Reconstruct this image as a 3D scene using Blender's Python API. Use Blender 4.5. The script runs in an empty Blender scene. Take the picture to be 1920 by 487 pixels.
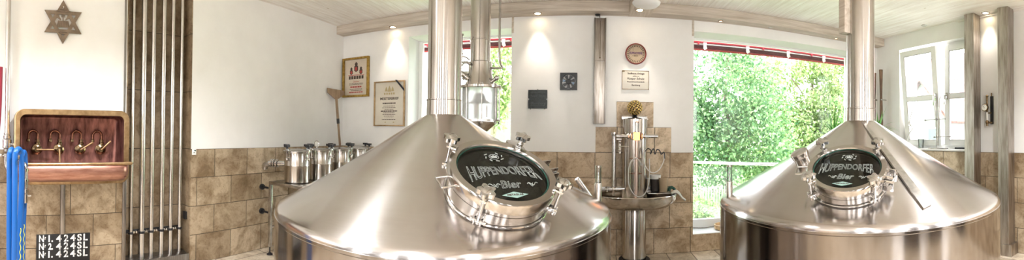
import bpy, bmesh, math, random
from mathutils import Vector, Matrix
random.seed(7)
PI = math.pi
S = bpy.context.scene
COL = S.collection

# ------------------------------------------------------------------ materials
def new_mat(name):
    m = bpy.data.materials.new(name); m.use_nodes = True
    return m, m.node_tree, m.node_tree.nodes['Principled BSDF']

def mat(name, col, rough=0.5, metal=0.0, **kw):
    m, nt, p = new_mat(name)
    p.inputs['Base Color'].default_value = (*col, 1)
    p.inputs['Roughness'].default_value = rough
    p.inputs['Metallic'].default_value = metal
    for k, v in kw.items():
        p.inputs[k.replace('_', ' ')].default_value = v
    return m

def N(nt, typ, **kw):
    n = nt.nodes.new(typ)
    for k, v in kw.items():
        setattr(n, k, v)
    return n

def ramp(nt, fac, stops):
    r = N(nt, 'ShaderNodeValToRGB')
    el = r.color_ramp.elements
    while len(el) < len(stops): el.new(0.5)
    for e, (p, c) in zip(el, stops):
        e.position = p; e.color = (*c, 1)
    nt.links.new(fac, r.inputs[0])
    return r.outputs[0]

def mixc(nt, fac, a, b, mode='MIX'):
    n = N(nt, 'ShaderNodeMix', data_type='RGBA', blend_type=mode)
    for s, v in ((0, fac), (6, a), (7, b)):
        if hasattr(v, 'links'): nt.links.new(v, n.inputs[s])
        elif isinstance(v, (int, float)): n.inputs[s].default_value = v
        else: n.inputs[s].default_value = (*v, 1)
    return n.outputs[2]

def noise(nt, vec, scale, detail=4, rough=.5, dist=0.0, scl3=None):
    if scl3:
        mp = N(nt, 'ShaderNodeMapping'); mp.inputs['Scale'].default_value = scl3
        nt.links.new(vec, mp.inputs[0]); vec = mp.outputs[0]
    n = N(nt, 'ShaderNodeTexNoise')
    n.inputs['Scale'].default_value = scale; n.inputs['Detail'].default_value = detail
    n.inputs['Roughness'].default_value = rough; n.inputs['Distortion'].default_value = dist
    nt.links.new(vec, n.inputs['Vector'])
    return n.outputs[0]

def bump(nt, p, h, strength, dist=.01):
    b = N(nt, 'ShaderNodeBump'); b.inputs['Strength'].default_value = strength
    b.inputs['Distance'].default_value = dist
    nt.links.new(h, b.inputs['Height']); nt.links.new(b.outputs[0], p.inputs['Normal'])

def objco(nt):
    return N(nt, 'ShaderNodeTexCoord').outputs['Object']

def noisy(name, c1, c2, rough, metal=0.0, scale=6, scl3=None, bstr=0.0, lo=.35, hi=.65, **kw):
    m, nt, p = new_mat(name)
    n = noise(nt, objco(nt), scale, 5, .6, scl3=scl3)
    nt.links.new(ramp(nt, n, [(lo, c1), (hi, c2)]), p.inputs['Base Color'])
    p.inputs['Roughness'].default_value = rough; p.inputs['Metallic'].default_value = metal
    if bstr: bump(nt, p, n, bstr)
    for k, v in kw.items(): p.inputs[k.replace('_', ' ')].default_value = v
    return m

def tile_mat(name, axes, w, h, off, c1, c2, mortar, ms=.004, shift=(0, 0), bright=1.0, rough=.45):
    """rectangular stone tiles laid in world space; axes: which two world axes run along and up the surface"""
    m, nt, p = new_mat(name)
    co = objco(nt)
    sp = N(nt, 'ShaderNodeSeparateXYZ'); nt.links.new(co, sp.inputs[0])
    cb = N(nt, 'ShaderNodeCombineXYZ')
    for i, a in enumerate(axes):
        ad = N(nt, 'ShaderNodeMath', operation='ADD'); ad.inputs[1].default_value = shift[i]
        nt.links.new(sp.outputs[a], ad.inputs[0]); nt.links.new(ad.outputs[0], cb.inputs[i])
    b = N(nt, 'ShaderNodeTexBrick', offset=off, offset_frequency=2, squash=1.0)
    b.inputs['Scale'].default_value = 1; b.inputs['Mortar Size'].default_value = ms
    b.inputs['Brick Width'].default_value = w; b.inputs['Row Height'].default_value = h
    b.inputs['Color1'].default_value = (0, 0, 0, 1); b.inputs['Color2'].default_value = (1, 1, 1, 1)
    b.inputs['Mortar'].default_value = (.5, .5, .5, 1); b.inputs['Mortar Smooth'].default_value = .2
    nt.links.new(cb.outputs[0], b.inputs['Vector'])
    base = mixc(nt, b.outputs['Color'], c1, c2)
    # blotches and pits of travertine
    n1 = noise(nt, co, 5, 8, .65, .6)
    n2 = noise(nt, co, 45, 6, .7, .3)
    bl = ramp(nt, n1, [(.36, (.56, .47, .37)), (.58, (1.15, 1.12, 1.08))])
    pit = ramp(nt, n2, [(.33, (.55, .47, .38)), (.47, (1, 1, 1))])
    c = mixc(nt, 1.0, base, bl, 'MULTIPLY')
    c = mixc(nt, .75, c, pit, 'MULTIPLY')
    c = mixc(nt, b.outputs['Fac'], c, mortar)
    nt.links.new(c, p.inputs['Base Color'])
    p.inputs['Roughness'].default_value = rough
    inv = N(nt, 'ShaderNodeMath', operation='SUBTRACT'); inv.inputs[0].default_value = 1
    nt.links.new(b.outputs['Fac'], inv.inputs[1])
    bump(nt, p, inv.outputs[0], .5, .003)
    return m

def wood_mat(name, c1, c2, knot, grain_axis=1, width=.17, cross=0, seam=.5, rough=.6):
    """boards running along grain_axis, side by side along axis cross"""
    m, nt, p = new_mat(name)
    co = objco(nt)
    s = [9., 9., 9.]; s[grain_axis] = .5
    g = noise(nt, co, 3.2, 8, .68, .5, scl3=s)
    col = ramp(nt, g, [(.33, c1), (.62, c2)])
    big = noise(nt, co, 1.3, 3, .5)
    col = mixc(nt, .5, col, ramp(nt, big, [(.35, (.82, .78, .74)), (.6, (1.05, 1.04, 1.03))]), 'MULTIPLY')
    v = N(nt, 'ShaderNodeTexVoronoi'); v.inputs['Scale'].default_value = 2.2
    mp = N(nt, 'ShaderNodeMapping'); sc = [1.6, 1.6, 1.6]; sc[grain_axis] = .9
    mp.inputs['Scale'].default_value = sc; nt.links.new(co, mp.inputs[0]); nt.links.new(mp.outputs[0], v.inputs['Vector'])
    kn = ramp(nt, v.outputs['Distance'], [(.018, (1, 1, 1)), (.045, (0, 0, 0))])
    col = mixc(nt, kn, col, knot)
    if seam:
        sp = N(nt, 'ShaderNodeSeparateXYZ'); nt.links.new(co, sp.inputs[0])
        d = N(nt, 'ShaderNodeMath', operation='DIVIDE'); d.inputs[1].default_value = width
        nt.links.new(sp.outputs[cross], d.inputs[0])
        fr = N(nt, 'ShaderNodeMath', operation='FRACT'); nt.links.new(d.outputs[0], fr.inputs[0])
        ln = ramp(nt, fr.outputs[0], [(0.0, (1, 1, 1)), (.035, (0, 0, 0))])
        mm = N(nt, 'ShaderNodeMath', operation='MULTIPLY'); mm.inputs[1].default_value = seam
        nt.links.new(ln, mm.inputs[0])
        col = mixc(nt, mm.outputs[0], col, (.22, .17, .12))
    nt.links.new(col, p.inputs['Base Color'])
    p.inputs['Roughness'].default_value = rough
    return m

def brushed(name, col, rough, aniso, rot, streak_axis='z', metal=1.0):
    m, nt, p = new_mat(name)
    p.inputs['Metallic'].default_value = metal
    p.inputs['Anisotropic'].default_value = aniso
    p.inputs['Anisotropic Rotation'].default_value = rot
    t = N(nt, 'ShaderNodeTangent', direction_type='RADIAL', axis='Z'); nt.links.new(t.outputs[0], p.inputs['Tangent'])
    co = objco(nt)
    g = noise(nt, co, 9, 6, .7, scl3=(.6, .6, 90) if streak_axis == 'z' else (40, 40, 1.0))
    big = noise(nt, co, 1.7, 5, .55, .4)
    c = mixc(nt, 1.0, ramp(nt, g, [(.3, tuple(k * .93 for k in col)), (.7, col)]),
             ramp(nt, big, [(.35, (.84, .80, .76)), (.62, (1, 1, 1))]), 'MULTIPLY')
    nt.links.new(c, p.inputs['Base Color'])
    r = N(nt, 'ShaderNodeMapRange'); r.inputs[3].default_value = rough * .75; r.inputs[4].default_value = rough * 1.3
    nt.links.new(g, r.inputs[0]); nt.links.new(r.outputs[0], p.inputs['Roughness'])
    return m

M = {}
M['plaster'] = noisy('white plaster', (.86, .85, .835), (.90, .892, .88), .9, scale=3, bstr=.02)
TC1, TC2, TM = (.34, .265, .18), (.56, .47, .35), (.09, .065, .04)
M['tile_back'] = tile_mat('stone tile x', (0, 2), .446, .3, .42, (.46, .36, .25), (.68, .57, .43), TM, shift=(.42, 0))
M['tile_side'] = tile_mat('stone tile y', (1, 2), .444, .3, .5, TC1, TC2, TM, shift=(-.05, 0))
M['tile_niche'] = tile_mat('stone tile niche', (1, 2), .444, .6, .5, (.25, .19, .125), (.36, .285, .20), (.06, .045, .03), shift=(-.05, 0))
M['floor'] = tile_mat('stone floor tile', (0, 1), .30, .60, .0, (.44, .37, .28), (.62, .55, .45), (.12, .08, .05), ms=.006, shift=(.02, .11), rough=.3)
M['ceil'] = wood_mat('whitewashed ceiling boards', (.80, .75, .70), (.96, .95, .93), (.5, .40, .31), 1, .19, 0, .4)
M['beam_x'] = wood_mat('whitewashed beam', (.44, .37, .30), (.66, .60, .53), (.15, .09, .06), 0, 1, 1, 0)
M['beam_y'] = wood_mat('whitewashed cross beam', (.50, .42, .34), (.72, .66, .59), (.15, .09, .06), 1, 1, 0, 0)
M['darkwood'] = noisy('dark wood', (.02, .012, .008), (.06, .038, .024), .5, scale=3, scl3=(6, 6, .6))
M['white'] = mat('white paint', (.87, .87, .86), .45)
M['whiteframe'] = mat('white window plastic', (.88, .88, .87), .3)
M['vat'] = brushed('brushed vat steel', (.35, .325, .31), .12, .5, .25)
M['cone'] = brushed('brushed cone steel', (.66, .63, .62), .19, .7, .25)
M['steel'] = brushed('brushed steel', (.60, .57, .54), .17, .8, .25)
M['steel2'] = noisy('satin steel', (.42, .40, .38), (.60, .58, .56), .22, 1.0, scale=20)
M['polish'] = mat('polished steel', (.62, .61, .60), .10, 1.0)
M['duct'] = noisy('brushed duct steel', (.30, .26, .22), (.52, .48, .44), .34, 1.0, scale=4, scl3=(8, 8, .8))
M['zinc'] = noisy('zinc duct steel', (.22, .20, .18), (.40, .37, .35), .38, 1.0, scale=5, scl3=(8, 8, .7))
M['pipe'] = noisy('satin riser steel', (.60, .57, .545), (.74, .715, .69), .25, 1.0, scale=5)
M['clampdark'] = mat('dark clamp iron', (.05, .05, .055), .4, .8)
M['black'] = mat('black plastic', (.012, .012, .014), .35)
M['blackm'] = noisy('black cast plate', (.008, .012, .014), (.035, .045, .05), .4, scale=60, bstr=.4)
M['dial'] = mat('white dial', (.85, .84, .8), .4)
M['copper'] = noisy('worn copper', (.16, .06, .045), (.30, .13, .1), .36, .85, scale=5, scl3=(5, 1.5, 4), lo=.3, hi=.7)
M['copper_in'] = noisy('tarnished copper inside', (.06, .02, .018), (.34, .15, .125), .4, .8, scale=4, scl3=(4, 5, 1.3), lo=.3, hi=.68)
M['copper_front'] = noisy('bright copper apron', (.32, .14, .10), (.58, .33, .26), .34, .85, scale=5, scl3=(4, 1.2, 7), lo=.3, hi=.7)
M['brass'] = noisy('brushed brass', (.34, .22, .11), (.56, .39, .22), .34, .95, scale=12)
M['brassdark'] = noisy('antique brass', (.12, .08, .045), (.26, .18, .10), .24, 1.0, scale=30)
M['spout'] = noisy('copper spout', (.13, .05, .03), (.26, .12, .08), .22, 1.0, scale=20)
M['bronze'] = noisy('bronze star', (.20, .15, .11), (.30, .235, .18), .42, .8, scale=16)
M['bronzedark'] = mat('engraved bronze', (.10, .07, .05), .5, .6)
M['hose'] = mat('blue rubber hose', (.003, .095, .36), .35)
M['redhose'] = mat('dark red hose', (.28, .015, .04), .45)
M['yellow'] = mat('yellow marking', (.75, .72, .06), .5)
M['board'] = mat('black stencil board', (.008, .008, .009), .5)
M['stencil'] = mat('white stencil paint', (.80, .78, .75), .6)
M['gold'] = noisy('gilt frame', (.28, .16, .03), (.50, .33, .09), .35, .8, scale=25)
M['goldball'] = mat('gold metal', (.80, .60, .22), .22, 1.0)
M['paper'] = noisy('aged paper', (.62, .53, .42), (.70, .62, .52), .75, scale=3)
M['paper2'] = noisy('cream paper', (.68, .62, .52), (.76, .71, .62), .75, scale=3)
M['ink'] = mat('brown black ink', (.07, .045, .035), .7)
M['inkred'] = mat('red ink', (.42, .06, .05), .7)
M['inkgold'] = mat('faded gold ink', (.50, .40, .22), .7)
M['ribbon'] = mat('black ribbon', (.012, .012, .02), .7)
M['woodpaddle'] = noisy('worn paddle wood', (.20, .125, .07), (.36, .25, .16), .6, scale=4, scl3=(8, 8, 1))
M['woodpole'] = noisy('dark carved wood', (.09, .045, .025), (.24, .14, .085), .55, scale=5, scl3=(6, 6, 1))
M['signcream'] = mat('cream enamel', (.74, .70, .62), .35)
M['dialface'] = noisy('tan dial face', (.38, .29, .19), (.50, .40, .29), .6, scale=6)
M['rimred'] = mat('dark red rim', (.22, .035, .03), .4)
M['purple'] = mat('purple print', (.13, .06, .15), .6)
M['redpaint'] = mat('red awning metal', (.40, .018, .035), .4)
M['redcloth'] = mat('dark red awning cloth', (.05, .003, .006), .85)
M['redhem'] = mat('bright red awning hem', (.30, .02, .02), .8)
M['etch'] = mat('etched glass lettering', (.36, .39, .37), .6)
M['mint'] = mat('pale green glass mark', (.28, .42, .38), .5)
M['greenedge'] = mat('green glass edge', (.01, .07, .05), .15)
M['leafpot'] = mat('house plant leaf', (.10, .34, .05), .45)
M['pot'] = mat('terracotta pot', (.42, .19, .10), .7)
M['soil'] = mat('soil', (.05, .03, .02), .9)
M['amberlit'] = mat('amber beer', (.85, .28, .08), .2)
M['darkbeer'] = mat('dark jug', (.035, .03, .028), .25)
M['cloth'] = mat('dark green rag', (.015, .07, .055), .9)
M['clothw'] = mat('grey white rag edge', (.62, .62, .56), .9)
M['mark'] = mat('heat stain on steel', (.42, .37, .34), .35, 1.0)
M['roof'] = tile_mat('red roof tile', (0, 2), .25, .3, .5, (.12, .035, .028), (.18, .07, .05), (.04, .012, .012), ms=.03)
M['roofY'] = tile_mat('red roof tile side', (1, 2), .25, .3, .5, (.13, .045, .035), (.19, .08, .06), (.04, .015, .012), ms=.03)
M['render'] = mat('pale house render', (.20, .195, .19), .9)
M['pane'] = mat('dark house pane', (.08, .10, .12), .1)
M['terrace'] = noisy('pale terrace', (.55, .54, .5), (.68, .67, .63), .9, scale=4)
M['grass'] = noisy('garden ground', (.10, .22, .05), (.26, .42, .12), .95, scale=8)
M['bark'] = noisy('bark', (.12, .09, .06), (.28, .22, .16), .9, scale=8)
M['ropew'] = mat('white cord', (.72, .71, .68), .8)

def glass_mat(name, col, rough, trans_mix):
    """clear pane: mostly straight-through transparency with a gloss coat"""
    m, nt, p = new_mat(name)
    nt.nodes.remove(p)
    out = nt.nodes['Material Output']
    tr = N(nt, 'ShaderNodeBsdfTransparent'); tr.inputs[0].default_value = (*col, 1)
    gl = N(nt, 'ShaderNodeBsdfGlossy'); gl.inputs['Roughness'].default_value = rough
    fr = N(nt, 'ShaderNodeFresnel'); fr.inputs[0].default_value = 1.45
    mx = N(nt, 'ShaderNodeMixShader')
    mu = N(nt, 'ShaderNodeMath', operation='MULTIPLY'); mu.inputs[1].default_value = trans_mix
    nt.links.new(fr.outputs[0], mu.inputs[0]); nt.links.new(mu.outputs[0], mx.inputs[0])
    nt.links.new(tr.outputs[0], mx.inputs[1]); nt.links.new(gl.outputs[0], mx.inputs[2])
    nt.links.new(mx.outputs[0], out.inputs[0])
    return m
M['glass'] = glass_mat('clear window glass', (.97, .985, .98), .0, .8)
M['tube'] = glass_mat('clear tube glass', (.90, .92, .92), .03, 1.6)
M['lidglass'] = glass_mat('tinted lid glass', (.50, .51, .50), .02, .4)
M['hazeglass'] = noisy('frosted streaked glass', (.80, .84, .85), (.95, .96, .96), .3, scale=6, scl3=(9, 9, 1), Transmission_Weight=.55)

def mash_mat():
    m, nt, p = new_mat('grainy mash under the glass')
    co = objco(nt)
    a = noise(nt, co, 60, 6, .75)
    b = noise(nt, co, 7, 3, .5, .5)
    c = mixc(nt, ramp(nt, b, [(.42, (0, 0, 0)), (.56, (1, 1, 1))]), (.012, .012, .012),
             ramp(nt, a, [(.40, (.012, .012, .010)), (.62, (.30, .28, .23))]))
    nt.links.new(c, p.inputs['Base Color']); p.inputs['Roughness'].default_value = .6
    return m
M['mash'] = mash_mat()
def dark_inside():  # near-black colour stands in for the shaded hollow under the lid
    m, nt, p = new_mat('painted dark vat hollow')
    co = objco(nt)
    v = N(nt, 'ShaderNodeTexVoronoi'); v.inputs['Scale'].default_value = 6; nt.links.new(co, v.inputs['Vector'])
    c = ramp(nt, v.outputs['Color'], [(.3, (.004, .004, .0045)), (.7, (.035, .032, .032))])
    nt.links.new(c, p.inputs['Base Color']); p.inputs['Roughness'].default_value = .35
    p.inputs['Metallic'].default_value = .3
    return m
M['inside'] = dark_inside()

def leaf_mat(name, a, b):
    m, nt, p = new_mat(name)
    oi = N(nt, 'ShaderNodeNewGeometry')
    col = ramp(nt, oi.outputs['Random Per Island'], [(0, a), (1, b)])
    nt.links.new(col, p.inputs['Base Color']); p.inputs['Roughness'].default_value = .5
    tl = N(nt, 'ShaderNodeBsdfTranslucent'); nt.links.new(col, tl.inputs[0])
    mx = N(nt, 'ShaderNodeMixShader'); mx.inputs[0].default_value = .45
    nt.links.new(p.outputs[0], mx.inputs[1]); nt.links.new(tl.outputs[0], mx.inputs[2])
    nt.links.new(mx.outputs[0], nt.nodes['Material Output'].inputs[0])
    return m
M['leafA'] = leaf_mat('tree leaves', (.06, .16, .04), (.36, .48, .20))
M['leafB'] = leaf_mat('yellow green leaves', (.12, .21, .05), (.44, .52, .23))
M['leafC'] = leaf_mat('dark green leaves', (.03, .11, .04), (.26, .42, .18))

def emis(name, col, s):
    m, nt, p = new_mat(name)
    p.inputs['Emission Color'].default_value = (*col, 1); p.inputs['Emission Strength'].default_value = s
    p.inputs['Base Color'].default_value = (.9, .9, .9, 1)
    return m
M['bulb'] = emis('lit spot lamp', (1, .80, .52), 9)
M['bulbdim'] = emis('weak lit spot lamp', (1, .62, .38), 1.6)
M['amberglow'] = emis('amber glass with painted glow', (1, .30, .08), 1.2)  # emission stands in for light caught by the beer
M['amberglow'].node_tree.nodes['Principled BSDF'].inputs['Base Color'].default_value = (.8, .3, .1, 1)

# ------------------------------------------------------------------ mesh builder
class MB:
    def __init__(s): s.bm = bmesh.new()
    def _mark(s): return len(s.bm.verts)
    def box(s, x0, y0, z0, x1, y1, z1, bev=0.0, seg=2):
        a = s.bm if not bev else bmesh.new()
        vs = [a.verts.new((x, y, z)) for z in (z0, z1) for y in (y0, y1) for x in (x0, x1)]
        for f in ((0, 2, 3, 1), (4, 5, 7, 6), (0, 1, 5, 4), (2, 6, 7, 3), (0, 4, 6, 2), (1, 3, 7, 5)):
            a.faces.new([vs[i] for i in f])
        if bev:
            bmesh.ops.bevel(a, geom=a.edges[:], offset=bev, segments=seg, affect='EDGES', profile=.5)
            s.merge(a)
        return s
    def merge(s, other, mtx=None):
        me = bpy.data.meshes.new('tmp'); other.to_mesh(me); other.free()
        if mtx is not None: me.transform(mtx)
        s.bm.from_mesh(me); bpy.data.meshes.remove(me)
        return s
    def add(s, mb, mtx=None): return s.merge(mb.bm, mtx)
    def lathe(s, prof, c=(0, 0, 0), axis=(0, 0, 1), seg=48, xdir=None, close=False, arc=None):
        """prof: (radius, height) pairs revolved round axis through c"""
        ax = Vector(axis).normalized()
        xd = Vector(xdir) if xdir else ax.orthogonal(); xd = (xd - ax * xd.dot(ax)).normalized()
        yd = ax.cross(xd); c = Vector(c)
        rings = []
        for r, h in prof:
            if r < 1e-6: rings.append([s.bm.verts.new(c + ax * h)])
            else:
                rings.append([s.bm.verts.new(c + ax * h + xd * (r * math.cos(2 * PI * k / seg)) + yd * (r * math.sin(2 * PI * k / seg))) for k in range(seg)])
        pairs = list(zip(rings[:-1], rings[1:]))
        if close: pairs.append((rings[-1], rings[0]))
        for A, B in pairs:
            for k in range(seg):
                j = (k + 1) % seg
                if len(A) == 1 and len(B) == 1: continue
                if len(A) == 1: s.bm.faces.new((A[0], B[k], B[j]))
                elif len(B) == 1: s.bm.faces.new((A[k], A[j], B[0]))
                else: s.bm.faces.new((A[k], A[j], B[j], B[k]))
        return s
    def cyl(s, p0, p1, r, seg=20, r1=None, bev=0.0):
        p0, p1 = Vector(p0), Vector(p1); L = (p1 - p0).length; r1 = r if r1 is None else r1
        b = min(bev, L * .45, r * .9)
        pr = [(0, 0), (r - b, 0), (r, b), (r1, L - b), (r1 - b, L), (0, L)] if b else [(0, 0), (r, 0), (r1, L), (0, L)]
        return s.lathe(pr, p0, p1 - p0, seg)
    def ball(s, c, r, seg=20, sc=1.0):
        n = max(6, seg // 2)
        return s.lathe([(r * math.sin(PI * k / n), -r * sc * math.cos(PI * k / n)) for k in range(n + 1)], c, (0, 0, 1), seg)
    def tube(s, pts, r, seg=12, closed=False, caps=True):
        pts = [Vector(p) for p in pts]; n = len(pts); rr = r if isinstance(r, (list, tuple)) else [r] * n
        tang = []
        for i in range(n):
            a = pts[(i - 1) % n] if closed or i else pts[0]; b = pts[(i + 1) % n] if closed or i < n - 1 else pts[-1]
            tang.append((b - a).normalized())
        u = tang[0].orthogonal().normalized(); rings = []
        for i in range(n):
            u = (u - tang[i] * u.dot(tang[i])).normalized(); v = tang[i].cross(u)
            rings.append([s.bm.verts.new(pts[i] + (u * math.cos(2 * PI * k / seg) + v * math.sin(2 * PI * k / seg)) * rr[i]) for k in range(seg)])
        for i in range(n if closed else n - 1):
            A, B = rings[i], rings[(i + 1) % n]
            for k in range(seg):
                j = (k + 1) % seg; s.bm.faces.new((A[k], A[j], B[j], B[k]))
        if not closed and caps:
            s.bm.faces.new(rings[0][::-1]); s.bm.faces.new(rings[-1])
        return s
    def prism(s, poly, z0, z1, mtx=None):
        """poly in xy, extruded z0..z1"""
        a = bmesh.new()
        lo = [a.verts.new((x, y, z0)) for x, y in poly]; hi = [a.verts.new((x, y, z1)) for x, y in poly]
        a.faces.new(lo[::-1]); a.faces.new(hi); n = len(poly)
        for i in range(n): a.faces.new((lo[i], lo[(i + 1) % n], hi[(i + 1) % n], hi[i]))
        return s.merge(a, mtx)
    def xform(s, m): bmesh.ops.transform(s.bm, matrix=m, verts=s.bm.verts); return s

def spline(pts, n=8):
    P = [Vector(p) for p in pts]; out = []
    for i in range(len(P) - 1):
        a = P[i - 1] if i else P[i] * 2 - P[i + 1]; b, c = P[i], P[i + 1]
        d = P[i + 2] if i + 2 < len(P) else c * 2 - b
        for k in range(n):
            t = k / n
            out.append(.5 * ((2 * b) + (c - a) * t + (2 * a - 5 * b + 4 * c - d) * t * t + (3 * b - a - 3 * c + d) * t ** 3))
    out.append(P[-1]); return out

def frame(o, xa, ya, za):
    m = Matrix.Identity(4)
    for i, v in enumerate((xa, ya, za)):
        for j in range(3): m[j][i] = v[j]
    for j in range(3): m[j][3] = o[j]
    return m
def on_back(x, z, y=4.49): return frame((x, y, z), Vector((1, 0, 0)), Vector((0, 0, 1)), Vector((0, -1, 0)))
def on_left(y, z, x=-3.46): return frame((x, y, z), Vector((0, 1, 0)), Vector((0, 0, 1)), Vector((1, 0, 0)))
def on_right(y, z, x=4.13): return frame((x, y, z), Vector((0, -1, 0)), Vector((0, 0, 1)), Vector((-1, 0, 0)))

def text_mb(txt, size, outline=0.0, ext=.0008, shear=0.0, mtx=None, warp=None, width=None, spacing=1.0, bold=0.0):
    """centred lettering as a mesh; outline > 0 draws the contour of the letters only"""
    cu = bpy.data.curves.new('txt', 'FONT'); cu.body = txt; cu.size = size; cu.align_x = 'CENTER'; cu.align_y = 'CENTER'
    cu.shear = shear; cu.space_character = spacing; cu.resolution_u = 4
    if outline: cu.fill_mode = 'NONE'; cu.bevel_depth = outline; cu.bevel_resolution = 0
    else: cu.extrude = ext; cu.offset = bold
    o = bpy.data.objects.new('txt', cu); COL.objects.link(o)
    dg = bpy.context.evaluated_depsgraph_get(); dg.update()
    me = bpy.data.meshes.new_from_object(o.evaluated_get(dg))
    bpy.data.objects.remove(o); bpy.data.curves.remove(cu)
    xs = [v.co.x for v in me.vertices] or [0, 1]
    cx = (min(xs) + max(xs)) / 2; w = max(xs) - min(xs)
    k = (width / w) if width else 1
    for v in me.vertices:
        v.co.x = (v.co.x - cx) * k
        if warp: v.co.x, v.co.y = warp(v.co.x, v.co.y)
    if mtx is not None: me.transform(mtx)
    mb = MB(); mb.bm.from_mesh(me); bpy.data.meshes.remove(me)
    return mb

def origin(o):
    v = Vector((0, 0, 0))
    while o is not None: v += o.location; o = o.parent
    return v

def obj(name, mb, m, parent=None, smooth=True, angle=35, loc=None):
    """link a builder (in world coordinates) as ONE mesh object; origin at its thing's base"""
    me = bpy.data.meshes.new(name)
    base = origin(parent) if parent else Vector(loc or (0, 0, 0))
    bmesh.ops.recalc_face_normals(mb.bm, faces=mb.bm.faces)
    bmesh.ops.translate(mb.bm, vec=-base, verts=mb.bm.verts)
    mb.bm.to_mesh(me); mb.bm.free()
    for mm in (m if isinstance(m, (list, tuple)) else [m]): me.materials.append(mm)
    if smooth and len(me.polygons):
        me.polygons.foreach_set('use_smooth', [True] * len(me.polygons))
        me.set_sharp_from_angle(angle=math.radians(angle))
    o = bpy.data.objects.new(name, me); COL.objects.link(o)
    if parent: o.parent = parent
    else: o.location = base
    return o

def tag(o, label, cat, group=None, kind=None):
    o['label'] = label; o['category'] = cat
    if group: o['group'] = group
    if kind: o['kind'] = kind
    return o
def thing(name, label, cat, loc=(0, 0, 0), group=None):
    o = bpy.data.objects.new(name, None); COL.objects.link(o); o.location = loc; o.empty_display_size = .1
    return tag(o, label, cat, group)
def struct(name, mb, m, parent=None, smooth=False):
    o = obj(name, mb, m, parent, smooth)
    if not parent: o['kind'] = 'structure'
    return o
def copy_tree(o, loc=None, label=None, parent=None):
    c = o.copy(); COL.objects.link(c)
    if parent: c.parent = parent
    if loc is not None: c.location = loc
    if label: c['label'] = label
    for ch in list(o.children): copy_tree(ch, parent=c)
    return c
B = lambda: MB()

# ------------------------------------------------------------------ camera (a stitched, level cylindrical panorama)
F = 716.0
yaw, pitch, roll = (960 - 1112) / F, 6.6 / F, 8.7 / F
f = Vector((math.sin(yaw) * math.cos(pitch), math.cos(yaw) * math.cos(pitch), math.sin(pitch)))
r0 = Vector((math.cos(yaw), -math.sin(yaw), 0)); u0 = r0.cross(f)
rr = r0 * math.cos(roll) + u0 * math.sin(roll); uu = -r0 * math.sin(roll) + u0 * math.cos(roll)
cam = bpy.data.cameras.new('camera'); cam.type = 'PANO'; cam.panorama_type = 'CENTRAL_CYLINDRICAL'
cam.central_cylindrical_range_u_min = -960 / F; cam.central_cylindrical_range_u_max = 960 / F
cam.central_cylindrical_range_v_min = -243.5 / F; cam.central_cylindrical_range_v_max = 243.5 / F
cam.central_cylindrical_radius = 1.0; cam.clip_start = .01; cam.clip_end = 300
co = bpy.data.objects.new('camera', cam); COL.objects.link(co)
co.matrix_world = frame((0, 0, 1.41), rr, uu, -f)
S.camera = co

# ------------------------------------------------------------------ the room
XL, XR, YB, YR, ZC = -3.46, 4.13, 4.49, -3.0, 2.93
ZB = 2.81
struct('floor', B().box(XL - .6, YR - .3, -.1, XR + .4, YB + .42, 0), M['floor'])
struct('ceiling', B().box(XL - .6, YR - .3, ZC, XR + .4, YB + .42, ZC + .15), M['ceil'])
# left wall with the tall pipe niche
NY0, NY1 = 1.255, 1.976
wl = B().box(XL - .4, YR, 0, XL, NY0, ZC).box(XL - .4, NY1, 0, XL, YB + .4, ZC).box(XL - .4, NY0, 0, XL - .19, NY1, ZC)
wl = struct('wall_left', wl, M['plaster'])
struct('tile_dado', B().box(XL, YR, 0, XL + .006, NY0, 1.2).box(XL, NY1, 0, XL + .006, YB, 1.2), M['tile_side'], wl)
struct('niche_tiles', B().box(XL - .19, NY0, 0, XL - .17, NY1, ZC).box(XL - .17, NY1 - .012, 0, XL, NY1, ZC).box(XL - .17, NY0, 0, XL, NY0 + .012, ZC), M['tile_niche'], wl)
# back wall with two large windows
W1 = (-2.37, -.985); W2 = (1.207, 3.80); ZT = 2.68; YG = 4.80; YO = 4.90
wb = B()
wb.box(XL - .4, YB, 0, W1[0], YO, ZC).box(W1[1], YB, 0, W2[0], YO, ZC).box(W2[1], YB, 0, XR + .4, YO, ZC)
wb.box(W1[0], YB, ZT, W1[1], YO, ZC).box(W2[0], YB, ZT, W2[1], YO, ZC)
wb.box(W1[0], YB, 0, W1[1], YO, .213).box(W2[0], YB, 0, W2[1], YO, .205)
wb = struct('wall_back', wb, M['plaster'])
td = B()
e = .006
td.box(XL, YB - e, 0, W1[0], YB, 1.2).box(W1[0], YB - e, 0, W1[1], YB, .213).box(W1[1], YB - e, 0, W2[0], YB, 1.2)
td.box(W2[0], YB - e, 0, W2[1], YB, .205).box(W2[1], YB - e, 0, XR, YB, 1.2)
td.box(.03, YB - e, 1.2, .93, YB, 1.5).box(.275, YB - e, 1.5, .713, YB, 1.8)
struct('tile_dado', td, M['tile_back'], wb)
struct('sill_board', B().box(W1[0], YB - .004, .213, W1[1], YG, .222).box(W2[0], YB - .004, .205, W2[1], YG, .214), M['white'], wb)
# right wall with window opening
RY0, RY1, RZ0, RZ1 = 2.60, 3.99, 1.225, 2.70
wr = B()
wr.box(XR, YR, 0, XR + .4, RY0, ZC).box(XR, RY1, 0, XR + .4, YB + .4, ZC)
wr.box(XR, RY0, 0, XR + .4, RY1, RZ0).box(XR, RY0, RZ1, XR + .4, RY1, ZC)
wr = struct('wall_right', wr, M['plaster'])
struct('tile_dado', B().box(XR - e, YR, 0, XR, YB, 1.2), M['tile_side'], wr)
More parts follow.
